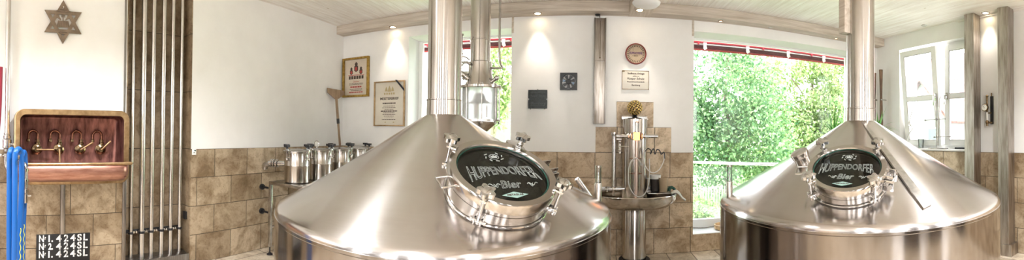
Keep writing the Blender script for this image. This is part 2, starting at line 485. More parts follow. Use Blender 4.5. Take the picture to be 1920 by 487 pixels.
# rear wall, behind the viewer: a row of tall windows between dark timber posts
wq = B().box(XL, YR - .25, 2.62, XR, YR, ZC)
RW = [(-2.95, -2.25), (-1.45, -.95), (-.15, .75), (1.55, 1.95), (2.75, 3.60)]     # tall openings
cuts = [XL] + [v for w in RW for v in w] + [XR]
for a, b in zip(cuts[0::2], cuts[1::2]): wq.box(a, YR - .25, 0, b, YR, 2.62)
for a, b in RW: wq.box(a, YR - .25, 0, b, YR, .25)
wq = struct('wall_rear', wq, M['plaster'])
posts = B()
for a, b in zip(cuts[0::2], cuts[1::2]): posts.box(a + .01, YR, 0, b - .01, YR + .05, 2.62)
lp = B()
for a, b in ((-1.9, -1.78), (-.62, -.5), (.95, 1.02), (2.2, 2.28), (3.72, 3.8)): lp.box(a, YR + .05, .1, b, YR + .09, 2.5)
cn = B()
for a, b, d_ in ((-3.3, -2.95, 1.3), (-2.2, -1.5, 1.1), (-.92, -.25, .9), (.80, 1.45, 1.3), (2.0, 2.65, 1.0), (3.65, 4.05, 1.4)): cn.box(a, YR + .09, 0, b, YR + d_, 1.02)
struct('dark_counters', cn, M['darkwood'], wq)
struct('light_battens', lp, M['beam_y'], wq)
struct('dark_panels', posts, M['darkwood'], wq)
for i, (a, b) in enumerate(RW):
    t = .05
    g = B().box(a, YR - .16, .25, a + t, YR - .1, 2.62).box(b - t, YR - .16, .25, b, YR - .1, 2.62).box(a + t, YR - .16, .25, b - t, YR - .1, .3).box(a + t, YR - .16, 2.57, b - t, YR - .1, 2.62)
    struct('window_%d' % (i + 4), g, M['whiteframe'])

# timber: beam along the back wall, cross beam, trims
struct('beam', B().box(XL, 4.317, ZB, XR, YB, ZC, .006), M['beam_x'])
struct('beam', B().box(.40, YR, ZB - .002, .665, 4.49, ZC, .006), M['beam_y'])
struct('trim_1', B().box(W1[1], YB - .006, 2.62, W1[1] + .025, YB, ZB), M['beam_y'])
struct('trim_2', B().box(W2[0] - .025, YB - .006, 2.62, W2[0], YB, ZB), M['beam_y'])
struct('trim_3', B().box(XR - .03, -.5, ZC - .02, XR, 2.9, ZC), M['ceil'])

# big windows: frame and pane
def big_window(n, x0, x1, zb, mull):
    t = .055
    g = B().box(x0, YG, zb, x0 + t, YG + .06, ZT, .004).box(x1 - t, YG, zb, x1, YG + .06, ZT, .004)
    g.box(x0 + t, YG, zb, x1 - t, YG + .06, zb + .1, .004).box(x0 + t, YG, ZT - .022, x1 - t, YG + .06, ZT, .004)
    for mx in mull: g.box(mx - .03, YG + .002, zb + .1, mx + .03, YG + .058, ZT - .022, .004)
    w = struct('window_%d' % n, g, M['whiteframe'])
    struct('pane', B().box(x0 + t - .01, YG + .025, zb + .09, x1 - t + .01, YG + .031, ZT - .015), M['glass'], w)
big_window(1, W1[0], W1[1], .222, [-2.12])
big_window(2, W2[0], W2[1], .214, [])

# casement window on the right wall: outer frame, tilted sash, closed sash
xf = XR + .13
g = B()
g.box(xf, RY0, RZ0, xf + .06, RY0 + .06, RZ1).box(xf, RY1 - .06, RZ0, xf + .06, RY1, RZ1)
g.box(xf, RY0 + .06, RZ0, xf + .06, RY1 - .06, RZ0 + .07).box(xf, RY0 + .06, RZ1 - .06, xf + .06, RY1 - .06, RZ1)
w3 = struct('window_3', g, M['whiteframe'])
def sash(y0, y1, z0, z1, tilt, mull, handle_y):
    t = .075
    s = B()
    for q in ((0, 0, t, z1 - z0), (y1 - y0 - t, 0, y1 - y0, z1 - z0), (t, 0, y1 - y0 - t, t), (t, z1 - z0 - t, y1 - y0 - t, z1 - z0), (t, mull - .03, y1 - y0 - t, mull + .03)):
        s.box(-.03, q[0], q[1], .02, q[2], q[3], .004)
    p = B().box(-.008, t - .01, t - .01, -.002, y1 - y0 - t + .01, z1 - z0 - t + .01)
    gk = B()
    for (ya, za, yb, zb_) in ((t, t, y1 - y0 - t, mull - .03), (t, mull + .03, y1 - y0 - t, z1 - z0 - t)):
        for q in ((ya, za, ya + .008, zb_), (yb - .008, za, yb, zb_), (ya, za, yb, za + .008), (ya, zb_ - .008, yb, zb_)): gk.box(-.026, q[0], q[1], -.010, q[2], q[3])
    h = B().box(-.045, handle_y - .014, mull - .05, -.03, handle_y + .014, mull + .05, .004).cyl((-.04, handle_y, mull + .01), (-.085, handle_y, mull + .01), .009).box(-.095, handle_y - .011, mull - .12, -.075, handle_y + .011, mull + .02, .004)
    m = Matrix.Translation((xf - .002, y0, z0)) @ Matrix.Rotation(-tilt, 4, 'Y')
    o = struct('sash', s.xform(m), M['whiteframe'], w3)
    struct('pane', p.xform(m), M['glass'], o)
    struct('gasket', gk.xform(m), M['zinc'], o)
    struct('sash_handle', h.xform(m), M['polish'], o, True)
MY = 3.245
sash(MY + .03, RY1 - .04, RZ0 + .05, RZ1 - .04, .10, .68, .04)
sash(RY0 + .04, MY - .03, RZ0 + .05, RZ1 - .04, 0.0, .68, MY - .03 - RY0 - .04 - .04)
struct('sill_board', B().box(XR - .03, RY0, RZ0 - .02, xf, RY1, RZ0 + .004, .004), M['white'], w3)

# ------------------------------------------------------------------ recessed spots, and unseen ones added as fill
def spot(x, y, z, label, lit=1, power=18, r=.036, grp='recessed ceiling spots'):
    if power > 100: grp = 'added unseen fill spots in the ceiling'  # the strong ones are unseen lamps added to brighten the room
    t = thing('ceiling_spot', label, 'spot light', (x, y, z), grp)
    obj('ring', B().lathe([(r, .004), (r, -.004), (r * 1.22, -.005), (r * 1.42, -.001), (r * 1.42, .004)], (x, y, z - .001), seg=28), M['brassdark'] if lit else M['polish'], t)
    obj('bulb', B().lathe([(0, -.003), (r * .96, -.002), (r * .96, .003)], (x, y, z - .001), seg=28), M['bulb'] if lit == 1 else (M['bulbdim'] if lit == 2 else M['dial']), t)
    if lit == 1:
        l = bpy.data.lights.new('spot_lamp', 'SPOT'); l.energy = power * .5; l.color = (1, .88, .76) if power < 100 else (.95, .97, 1); l.spot_size = 1.15 if power < 100 else 2.4; l.spot_blend = .9; l.shadow_soft_size = .03 if power < 100 else .06
        lo = bpy.data.objects.new('spot_lamp', l); COL.objects.link(lo); lo.location = (x, y, z - .03)
    return t
spot(-2.57, 4.40, ZB, 'lit recessed spot under the beam above the framed certificates')
spot(-.656, 4.38, ZB, 'lit recessed spot under the beam above the black plaque and fan')
spot(.51, 4.24, ZB, 'lit recessed spot in the cross beam beside the white round lamp')
spot(1.52, 4.40, ZB, 'dim recessed spot under the beam where the large window begins', 2, r=.02)
spot(2.20, 4.40, ZB, 'dark recessed spot under the beam above the middle of the large window', 0, r=.02)
spot(3.25, 4.40, ZB, 'dim recessed spot under the beam beside the chimney', 2, r=.02)
spot(4.04, 2.43, ZC, 'lit recessed spot in the ceiling between the two square ducts', 1, 14)
spot(4.00, 3.39, ZC, 'unlit metal spot in the ceiling above the casement window', 0, r=.03)
o = obj('round_ceiling_lamp', B().lathe([(0, -.05), (.07, -.047), (.12, -.034), (.145, -.012), (.15, 0)], (.55, 3.99, ZB - .002), seg=48), M['white'], loc=(.55, 3.99, ZB)); tag(o, 'white round dome lamp fixed under the cross beam', 'lamp')
o = thing('cable_gland', 'small black gland under the beam above the narrow wall duct', 'fitting', (.04, 4.45, ZB))
obj('flange', B().lathe([(0, 0), (.03, 0), (.032, -.008), (.02, -.016), (0, -.016)], (.04, 4.44, ZB - .001)), M['black'], o)
obj('cable', B().cyl((.065, 4.445, ZB - .012), (.065, 4.445, 2.775), .005), M['black'], o)

for k_, (x_, y_) in enumerate(((-2.4, -.9), (-.5, -.9), (1.4, -.9), (3.2, -.9), (-2.4, -2.1), (3.2, -2.1), (-1.9, .9), (2.6, .9))):  # unseen ceiling spots, added to raise the light in the room
    spot(x_, y_, ZC, 'added unseen fill spot in the ceiling ' + ('over the floor before the copper sink', 'behind the viewer beside the cross beam', 'behind the viewer across the cross beam', 'before the far square duct', 'in the rear corner of the sink wall', 'in the rear corner of the duct wall', 'between copper sink and first vat', 'before the second vat and the square ducts')[k_], 1, 165)
# ------------------------------------------------------------------ brewing vats
RV, ZR, ZA, RC = .98, .98, 1.52, .102
ALPHA = math.atan2(ZA - ZR - .02, RV - RC)
def vat(cx, cy, label, man, lidscale, clamps, handle_a, hinge_a, text_rot, cap_pos, gauge_pos, inside):
    t = thing('brewing_vat', label, 'brewing vat', (cx, cy, 0), 'brewing vats')
    c = (cx, cy, 0)
    # cylinder wall
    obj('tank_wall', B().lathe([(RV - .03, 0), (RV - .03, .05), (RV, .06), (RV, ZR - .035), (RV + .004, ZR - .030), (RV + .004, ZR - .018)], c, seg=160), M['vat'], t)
    # rounded shoulder and cone
    tl = math.tan(ALPHA); rs = .045; prof = [(RV + .004, ZR - .018)]
    for k in range(9):
        a = k / 8 * (PI / 2 - ALPHA)
        prof.append((RV - rs + rs * math.cos(a), ZR - .018 + rs * math.sin(a)))
    r1, z1 = prof[-1]
    for k in range(1, 25):
        q = k / 24; rad = r1 + (RC + .006 - r1) * q
        prof.append((rad, z1 + (ZA - .004 - z1) * q - .012 * math.sin(PI * q)))
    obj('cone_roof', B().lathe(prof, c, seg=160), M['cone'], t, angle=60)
    obj('weld_seam', B().tube([(cx + (RV - .02) * math.cos(a * PI / 40), cy + (RV - .02) * math.sin(a * PI / 40), ZR + .013) for a in range(80)], .0035, 6, True), M['polish'], t)
    def surf(rad): return z1 + (ZA - .004 - z1) * (rad - r1) / (RC + .006 - r1)
    ch = obj('chimney', B().lathe([(RC, ZA + .085), (RC, ZC)], c, seg=64), M['steel'], t)
    obj('chimney_collar', B().lathe([(RC + .012, ZA - .012), (RC + .004, ZA - .004), (RC + .003, ZA + .08), (RC + .006, ZA + .083), (RC + .006, ZA + .088), (RC, ZA + .09)], c, seg=64), M['steel'], t)
    # manhole
    mx, my = man
    o = Vector((mx - cx, my - cy, 0)); rho = o.length; o.normalize()
    n = o * math.sin(ALPHA) + Vector((0, 0, math.cos(ALPHA))); tt = -o * math.cos(ALPHA) + Vector((0, 0, math.sin(ALPHA))); s = tt.cross(n)
    FM = frame(Vector((mx, my, surf(rho))), s, tt, n)
    k = lidscale; H = .105 * k
    nk = obj('manhole_neck', B().lathe([(.197 * k, -.09), (.197 * k, H * .36), (.199 * k, H * .37), (.199 * k, H * .40), (.197 * k, H * .41), (.197 * k, H * .62)], seg=96).xform(FM), M['steel'], t)
    obj('weld_bead', B().tube([FM @ Vector((.202 * k * math.cos(a * PI / 32), .202 * k * math.sin(a * PI / 32), (.202 * k) ** 2 * (-.25) * 2 * math.cos(a * PI / 32) ** 2 * .8 / 1 * 1.0 + .004)) for a in range(64)], .004, 6, True), M['polish'], nk)
    ring = obj('lid_ring', B().lathe([(.203 * k, H * .62), (.211 * k, H * .64), (.211 * k, H * .93), (.206 * k, H), (.180 * k, H * .985), (.176 * k, H * .9), (.176 * k, H * .6)], seg=96).xform(FM), M['steel'], t)
    obj('lid_glass', B().lathe([(0, H * .88), (.177 * k, H * .88), (.177 * k, H * .80), (0, H * .80)], seg=72).xform(FM), M['lidglass'], ring)
    obj('glass_edge', B().tube([FM @ Vector((.1755 * k * math.cos(a * PI / 32), .1755 * k * math.sin(a * PI / 32), H * .89)) for a in range(64)], .0026, 6, True), M['greenedge'], ring)
    obj('vat_inside', B().lathe([(0, .012), (.12 * k, .014), (.194 * k, .012)], seg=48).xform(FM), inside, nk)
    obj('inside_wall', B().lathe([(.19 * k, .012), (.19 * k, H * .7)], seg=48).xform(FM), M['inside'], nk)
    if inside == M['inside']:
        obj('stirrer_rod', B().cyl((.03, -.17, .03), (.03, .05, .03), .004).cyl((-.15, -.115, .028), (.02, -.115, .028), .003).xform(FM), M['goldball'], nk)
    # etched lettering on the glass
    TM_ = FM @ Matrix.Translation((0, 0, H * .895)) @ Matrix.Rotation(text_rot, 4, 'Z')
    hw = .137 * k
    def bow(x, y):
        q = x / hw
        top = y > 0
        return x * (1 + .05 * (0 if top else 1) * abs(q)), .030 * k - (.019 * k - y) * (1.25 + 1.25 * q * q)
    e = text_mb('HUPPENDORFER', .052 * k, outline=.0009, mtx=None, warp=bow, width=.274 * k, spacing=1.0)
    e.add(text_mb('Bier', .060 * k, outline=.0010, shear=.25, mtx=Matrix.Translation((.0 * k, -.078 * k, 0)), width=.085 * k))
    for sg in (-1, 1):   # scrolls beside the lower word
        e.tube([Vector((.012 * k + sg * (.055 + .045 * q / 10) * k, -.078 * k + .008 * k * math.sin(q * .9), 0)) for q in range(11)], .0016, 5)
        e.tube([Vector((.012 * k + sg * (.062 + .018 * q / 8) * k, -.082 * k + .010 * k * math.cos(q * .8), 0)) for q in range(9)], .0012, 5)
    for q in range(7):   # little wreath above the name
        a = PI * (.75 + q * .25); e.tube([Vector((.034 * k * math.cos(a), .098 * k + .026 * k * math.sin(a), 0)), Vector((.040 * k * math.cos(a + .35), .098 * k + .031 * k * math.sin(a + .35), 0))], .0024, 5)
    e.tube([Vector((.020 * k * math.cos(a * PI / 8), .098 * k + .017 * k * math.sin(a * PI / 8), 0)) for a in range(16)], .0012, 5, True)
    e.prism([(-.012 * k, .09 * k), (.012 * k, .09 * k), (.014 * k, .108 * k), (.006 * k, .102 * k), (0, .112 * k), (-.006 * k, .102 * k), (-.014 * k, .108 * k)], 0, .0006)
    obj('etched_lettering', e.xform(TM_), M['etch'], ring, smooth=False)
    d = B().prism([(-.052 * k, 0), (0, -.017 * k), (.052 * k, 0), (0, .017 * k)], 0, .0006)
    DM = TM_ @ Matrix.Translation((-.01, -.135 * k, 0)) @ Matrix.Rotation(-.0, 4, 'Z')
    dm = obj('maker_mark', d.xform(DM), M['mint'], ring, smooth=False)
    obj('maker_text', text_mb('METAGLAS', .013 * k, mtx=DM @ Matrix.Translation((0, 0, .0008)), bold=.0003), M['ink'], ring, smooth=False)
    # star-knob clamps
    for a in clamps:
        R_ = Matrix.Rotation(a, 4, 'Z'); rk = .226 * k
        cl = B().box(.195 * k, -.017, .012, rk + .014, -.010, .04, .002).box(.195 * k, .010, .012, rk + .014, .017, .04, .002)
        cl.cyl((rk, -.026, .026), (rk, .026, .026), .007).ball((rk, -.027, .026), .009, 12).ball((rk, .027, .026), .009, 12)
        cl.cyl((rk, 0, .014), (rk, 0, .145 * k), .0075).box(.195 * k, -.014, H, rk + .012, .014, H + .012, .002)
        cl.cyl((rk, 0, H + .012), (rk, 0, H + .030), .012)
        co_ = obj('clamp', cl.xform(FM @ R_), M['polish'], ring)
        kb = B(); z0 = H + .028
        pts = []
        for q in range(60):
            th = q * PI / 30; pts.append((rk + .032 * (1 + .20 * math.cos(5 * th)) * math.cos(th), .032 * (1 + .20 * math.cos(5 * th)) * math.sin(th)))
        kb.lathe([(0, z0 - .004), (.014, z0 - .004), (.015, z0 + .010)], (rk, 0, 0), seg=24)
        kb.prism(pts, z0 + .008, z0 + .026)
        kb.lathe([(.024, z0 + .026), (.018, z0 + .031), (0, z0 + .033)], (rk, 0, 0), seg=24)
        obj('star_knob', kb.xform(FM @ R_), M['polish'], ring, angle=50)
    # U handle and hinge
    R_ = Matrix.Rotation(handle_a, 4, 'Z'); q = .208 * k
    obj('lid_handle', B().tube(spline([(q - .01, .032, H * .8), (q + .055, .032, H * .8), (q + .062, .025, H * .8), (q + .062, -.025, H * .8), (q + .055, -.032, H * .8), (q - .01, -.032, H * .8)], 5), .0045, 10).xform(FM @ R_), M['polish'], ring)
    R_ = Matrix.Rotation(hinge_a, 4, 'Z')
    hg = B().box(q - .012, -.045, .02, q + .05, -.037, .085 * k, .002).box(q - .012, .037, .02, q + .05, .045, .085 * k, .002).box(q - .01, -.034, H * .62, q + .045, -.028, H, .002).box(q - .01, .028, H * .62, q + .045, .034, H, .002)
    hg.cyl((q + .035, -.055, .055), (q + .035, .055, .055), .008).cyl((q + .035, -.059, .055), (q + .035, -.053, .055), .014, 6).cyl((q + .035, .053, .055), (q + .035, .059, .055), .014, 6)
    obj('hinge', hg.xform(FM @ R_), M['polish'], ring)
    # screwed cap on the cone
    px, py = cap_pos; o2 = Vector((px - cx, py - cy, 0)); rh = o2.length; o2.normalize()
    n2 = o2 * math.sin(ALPHA) + Vector((0, 0, math.cos(ALPHA)))
    pb = Vector((px, py, surf(rh) - .015))
    cp = B().lathe([(.050, -.02), (.050, .03), (.056, .032), (.058, .036), (.058, .062), (.055, .066), (.0, .067)], pb, n2, 48)
    obj('screw_cap', cp, M['steel'], t)
    # level glass at the rim
    gx, gy = gauge_pos; gz = 1.01
    gp = obj('level_glass_holder', B().lathe([(.021, -.02), (.021, .10), (.019, .105), (.0135, .105), (.0135, .03)], (gx, gy, gz), seg=28), M['steel'], t)
    obj('glass_cap', B().lathe([(0, .205), (.019, .205), (.0195, .216), (.0, .217)], (gx, gy, gz - .006), seg=28), M['steel'], gp)
    obj('level_glass', B().lathe([(.0175, .1), (.0175, .2)], (gx, gy, gz), seg=28), M['tube'], gp)
    obj('float_rod', B().cyl((gx, gy, gz + .03), (gx, gy, gz + .17), .004), M['polish'], gp)
    return t, FM, surf

# left vat
VL = (-.877, 2.127); VRt = (1.765, 2.096)
clL = [math.radians(a) for a in (316, 47, 137, 228)]
vat(VL[0], VL[1], 'large steel vat with conical roof and tilted glass manhole, in front of the canister table', (-.41, 1.607), 1.13, clL,
    math.radians(188), math.radians(5), math.radians(-2), (-.44, 2.01), (.035, 2.335), M['mash'])
clR = [math.radians(a) for a in (47, 133, 222, 312)]
tR, FMR, surfR = vat(VRt[0], VRt[1], 'large steel vat with a flat strip on its cone, in front of the casement window', (1.272, 1.610), 1.01, clR,
    math.radians(184), math.radians(-14), math.radians(0), (1.251, 2.042), (.862, 2.305), M['inside'])

# flat cover strip running down the right vat's cone
az = math.radians(-77)
az2 = math.radians(-62)
def cone_pt(cx, cy, rad, ang, up=.0):
    o = Vector((math.cos(ang), math.sin(ang), 0)); n = o * math.sin(ALPHA) + Vector((0, 0, math.cos(ALPHA)))
    return Vector((cx, cy, surfR(rad))) + o * rad + n * up
S_ = B()
a0, a1 = math.radians(-88), math.radians(-60)
P0 = cone_pt(*VRt, .135, math.radians(-122), 0); P1 = cone_pt(*VRt, .885, math.radians(-107.5), 0)
dirv = (P1 - P0).normalized(); om = Vector((math.cos(math.radians(-110)), math.sin(math.radians(-110)), 0)); nn = (om * math.sin(ALPHA) + Vector((0, 0, math.cos(ALPHA)))).normalized()
nn = (nn - dirv * nn.dot(dirv)).normalized(); sv = nn.cross(dirv)
L_ = (P1 - P0).length
obj('cover_strip', B().prism([(0, -.012), (L_ + .01, -.030), (L_ - .01, .030), (0, .012)], -.016, -.004)  .xform(frame(P0 + nn * .012, dirv, sv, nn)), M['steel2'], tR, smooth=False)
# rectangular cable duct hanging beside the right chimney
obj('cable_duct', B().box(VRt[0] - .150, VRt[1] - .01, 2.13, VRt[0] - .085, VRt[1] + .06, ZC, .003), M['beam_y'], tR)
# worn mark and inclined stub pipe on the left vat
tL = bpy.data.objects['brewing_vat']
obj('outlet_stub', B().cyl((-.01, 2.46, 1.0), (-.10, 2.42, 1.13), .017, bev=.003), M['steel2'], tL)

# ------------------------------------------------------------------ lantern-like sight glass vessel behind the left vat
LX, LY = -1.085, 3.535
t = thing('sight_glass_lantern', 'steel column with a round caged glass lantern, in front of the narrow window', 'sight glass', (LX, LY, 0))
c = (LX, LY, 0)
obj('foot', B().lathe([(0, 0), (.14, 0), (.14, .02), (.05, .03), (.05, 1.40), (.045, 1.41)], c, seg=40), M['steel'], t)
obj('bottom_cone', B().lathe([(.05, 1.395), (.055, 1.41), (.185, 1.515), (.20, 1.52), (.20, 1.54), (.02, 1.54)], c, seg=56), M['steel2'], t)
obj('top_flange', B().lathe([(.02, 1.835), (.205, 1.835), (.21, 1.84), (.21, 1.86), (.20, 1.865), (.14, 1.865), (.125, 1.95), (.115, 1.985), (.115, 2.09), (.098, 2.10), (.0975, 2.3), (.101, 2.303), (.101, 2.312), (.0975, 2.315), (.0975, ZC)], c, seg=56), M['steel'], t)
obj('glass_cylinder', B().lathe([(.172, 1.54), (.172, 1.835)], c, seg=56), M['hazeglass'], t)
gd = B()
for q in range(8):
    a = PI / 8 + q * PI / 4
    x, y = LX + .192 * math.cos(a), LY + .192 * math.sin(a)
    rd = obj('cage_rod', B().cyl((x, y, 1.50), (x, y, 1.875), .0075, 10).cyl((x, y, 1.864), (x, y, 1.880), .014, 6).cyl((x, y, 1.50), (x, y, 1.512), .014, 6), M['steel2'], t)
obj('inner_spout', B().lathe([(.0, 1.80), (.03, 1.79), (.045, 1.73), (.075, 1.70), (.08, 1.69), (0, 1.69)], c, seg=24).cyl((LX - .02, LY, 1.56), (LX - .02, LY, 1.70), .012).cyl((LX + .05, LY, 1.56), (LX + .05, LY, 1.68), .008), mat('orange copper spout', (.75, .30, .12), .3, .4), t)
p = B().tube(spline([(LX - .10, LY - .08, 1.93), (LX - .16, LY - .13, 1.98), (LX - .24, LY - .17, 2.0)], 6), .026, 14).lathe([(.038, 0), (.038, .018)], (LX - .15, LY - .12, 1.965), (-.6, -.4, .25), 18).lathe([(.036, 0), (.036, .02)], (LX - .115, LY - .09, 1.94), (-.6, -.4, .5), 18)
obj('side_pipe', p, M['polish'], t)
obj('small_cap', B().cyl((LX + .12, LY - .02, 1.90), (LX + .17, LY - .03, 1.93), .018, bev=.003).ball((LX + .175, LY - .032, 1.935), .026, 14), M['polish'], t)
q = thing('pipe_valve_run', 'polished vertical tube with small valve and bends, between chimney and lantern column', 'pipe', (-1.22, 3.30, 1.9))
obj('vertical_tube', B().tube([(-1.245, 3.42, 2.10), (-1.245, 3.42, 2.35)], .018, 14).lathe([(.026, 0), (.026, .012)], (-1.245, 3.42, 2.34)).lathe([(.026, 0), (.026, .012)], (-1.245, 3.42, 2.16)), M['polish'], q)
obj('valve_arm', B().tube(spline([(-1.30, 3.42, 2.07), (-1.245, 3.42, 2.07), (-1.19, 3.42, 2.08), (-1.15, 3.43, 2.06)], 5), .014, 10).ball((-1.245, 3.42, 2.07), .03, 16).tube(spline([(-1.25, 3.4, 2.13), (-1.2, 3.4, 2.13), (-1.15, 3.4, 2.10)], 5), .007, 8), M['polish'], q)
obj('cross_pipe', B().tube([(-1.45, 3.46, 1.985), (-1.14, 3.50, 1.985)], .022, 14).lathe([(.033, 0), (.033, .014)], (-1.30, 3.48, 1.985), (1, .1, 0)), M['polish'], q)
o = obj('thin_pipe', B().tube(spline([(-.90, 3.56, ZC), (-.90, 3.56, 2.6), (-.90, 3.56, 2.18), (-.89, 3.56, 2.08), (-.87, 3.55, 2.04), (-.92, 3.54, 2.035), (-.99, 3.53, 2.035)], 6), .011, 10), M['steel2'], loc=(-.9, 3.56, 2.03)); tag(o, 'thin bent pipe coming down beside the lantern column', 'pipe')

# ------------------------------------------------------------------ table and canisters
t = thing('canister_table', 'steel tube table against the wall carrying the lidded canisters', 'table', (-3.0, 3.6, 0))
tx0, tx1, ty0, ty1, tz = -3.25, -2.72, 2.87, 4.44, .83
obj('table_top', B().box(tx0, ty0, tz - .035, tx1, ty0 + .035, tz, .003).box(tx0, ty1 - .035, tz - .035, tx1, ty1, tz, .003).box(tx0, ty0 + .035, tz - .035, tx0 + .035, ty1 - .035, tz, .003).box(tx1 - .035, ty0 + .035, tz - .035, tx1, ty1 - .035, tz, .003).box(tx0 + .03, ty0 + .03, tz - .012, tx1 - .03, ty1 - .03, tz - .002), M['steel2'], t)
for x in (tx0, tx1 - .035):
    for y in (ty0, ty1 - .035):
        lg = obj('leg', B().box(x, y, .09, x + .035, y + .035, tz - .035, .003), M['steel2'], t)
        obj('levelling_foot', B().cyl((x + .0175, y + .0175, .02), (x + .0175, y + .0175, .09), .008).lathe([(0, 0), (.035, 0), (.035, .008), (.015, .024), (0, .024)], (x + .0175, y + .0175, 0), seg=24), M['clampdark'], lg)
obj('rail', B().box(tx0 + .005, ty0 + .005, .30, tx0 + .03, ty1 - .005, .325, .002).box(tx1 - .03, ty0 + .005, .30, tx1 - .005, ty1 - .005, .325, .002), M['steel2'], t)
for z in (.47, .75):
    o = obj('wall_buffer', B().lathe([(0, 0), (.012, 0), (.012, .09), (.03, .09), (.034, .10), (.034, .12), (.02, .13), (0, .13)], (tx0 - .02, 2.885, z), (-1, 0, 0), 20), M['black'], t)
def canister(y, label, first=None, x=-3.0):
    if first: return copy_tree(first, (x, y, tz), label)
    t = thing('canister', label, 'canister', (x, y, tz), 'lidded steel canisters on the table')
    c = (x, y, tz)
    obj('body', B().lathe([(0, .002), (.135, .002), (.145, .012), (.145, .185), (.147, .188), (.147, .193), (.145, .196), (.145, .315), (.152, .318), (.152, .328), (0, .328)], c, seg=56), M['steel'], t)
    obj('lid', B().lathe([(0, .33), (.157, .33), (.159, .334), (.159, .350), (.150, .356), (.08, .372), (0, .378)], c, seg=56), M['steel2'], t)
    for k in range(4):
        a = math.radians(-100 + 90 * k + 12)
        px, py = x + .165 * math.cos(a), y + .165 * math.sin(a)
        bt = obj('clamp_bolt', B().cyl((px, py, tz + .27), (px, py, tz + .40), .006, 10).ball((px, py, tz + .265), .016, 12).box(px - .013, py - .013, tz + .352, px + .013, py + .013, tz + .368, .002).cyl((x + .145 * math.cos(a), y + .145 * math.sin(a), tz + .285), (px, py, tz + .285), .009, 8), M['polish'], t)
        kn = B()
        pts = [(px + .030 * (1 + .2 * math.cos(5 * w)) * math.cos(w), py + .030 * (1 + .2 * math.cos(5 * w)) * math.sin(w)) for w in [q * PI / 25 for q in range(50)]]
        kn.prism(pts, tz + .398, tz + .422).cyl((px, py, tz + .38), (px, py, tz + .40), .013)
        obj('star_knob', kn, M['black'], bt)
    return t
c1 = canister(3.07, 'first lidded canister with black star knobs, by the table leg')
tag(c1, c1['label'], 'canister', c1['group'])
canister(3.47, 'second lidded canister counted from the table leg and pipe coupling', c1)
canister(3.87, 'third lidded canister from the table leg, half hidden by the vat roof', c1)
canister(4.27, 'last lidded canister of the row, in the corner below the mash paddle', c1)
# round sight glass ring on the second canister and pipe elbow at the wall
o = thing('ring_gauge', 'small round chrome gauge standing behind the first canister lid', 'gauge', (-3.0, 3.40, tz + .378))
obj('ring', B().tube([(-3.0 + .035 * math.cos(a * PI / 12), 3.40, tz + .425 + .035 * math.sin(a * PI / 12)) for a in range(24)], .006, 8, True).cyl((-3.0, 3.40, tz + .376), (-3.0, 3.40, tz + .392), .008), M['polish'], o)
obj('dial', B().cyl((-3.0, 3.395, tz + .425), (-3.0, 3.405, tz + .425), .031, 24), M['dial'], o)
t = thing('pipe_coupling', 'polished pipe coupling sticking out beside the first canister above the table', 'pipe fitting', (-3.25, 3.0, 1.0))
cp = B().tube([(-3.155, 3.04, 1.03), (-3.36, 2.95, 1.02)], .032, 18)
for d_ in (0.06, .10, .13): cp.lathe([(.046, 0), (.05, .003), (.05, .014), (.046, .017)], Vector((-3.16, 3.035, 1.03)) + Vector((-.92, -.38, -.02)) * (d_ + .03), (-.92, -.4, 0), 24)
obj('tube', cp, M['polish'], t)
obj('hose_end', B().tube(spline([(-3.34, 2.955, 1.02), (-3.39, 2.94, 1.0), (-3.41, 2.95, .96)], 5), .035, 16), M['steel2'], t)

# ------------------------------------------------------------------ mash paddle in the corner
t = thing('mash_paddle', 'wooden mash paddle with a flared blade leaning in the corner above the canisters', 'paddle', (-3.27, 4.36, .83))
pd = Vector((.40, .916, 0)); pu = (Vector((-3.375, 4.225, 1.90)) - Vector((-3.29, 4.40, .0))).normalized(); pn = pd.cross(pu).normalized(); pd = pu.cross(pn)
PM = frame((-3.29, 4.40, 0.0), pd, pu, pn)
obj('handle', B().cyl((0, 0.005, 0), (0, 1.60, 0), .0165, 14).cyl((0, 1.58, 0), (0, 1.90, 0), .019, 14).xform(PM), M['woodpaddle'], t)
obj('blade', B().prism([(-.022, 1.875), (.03, 1.875), (.13, 1.93), (.128, 1.985), (-.13, 2.035), (-.13, 1.97)], -.012, .012).xform(PM), M['woodpaddle'], t, smooth=False)
obj('binding', B().lathe([(.0, 0), (.021, .005), (.021, .075), (.0, .08)], PM @ Vector((0, 1.52, 0)), pu, 14), M['black'], t)

# ------------------------------------------------------------------ framed certificates
def picture(x0, x1, z0, z1, label, m_frame, fw, depth, paper):
    t = thing('framed_certificate', label, 'picture', ((x0 + x1) / 2, YB, z0), 'framed certificates on the back wall')
    y = YB - depth
    fr = B().box(x0, y, z0, x0 + fw, YB, z1, .003).box(x1 - fw, y, z0, x1, YB, z1, .003).box(x0 + fw, y, z0, x1 - fw, YB, z0 + fw, .003).box(x0 + fw, y, z1 - fw, x1 - fw, YB, z1, .003)
    obj('frame', fr, m_frame, t)
    pp = obj('sheet', B().box(x0 + fw, YB - .012, z0 + fw, x1 - fw, YB - .008, z1 - fw), paper, t)
    return t, pp
def words_line(mb, x, z, w, h, y, n):
    """one line of small illegible handwriting as separate word strokes"""
    xx = x - w / 2; tot = 0
    while xx < x + w / 2 - .004:
        l = min(random.uniform(.012, .04), x + w / 2 - xx); mb.box(xx, y - .0006, z - h / 2, xx + l, y, z + h / 2); xx += l + .005
t, pp = picture(-3.445, -2.985, 1.905, 2.475, 'gilt framed coat of arms sheet with red and black print, beside the paddle', M['gold'], .028, .045, M['paper'])
x = -3.215; y = YB - .0121
k_ = B(); rd = B()
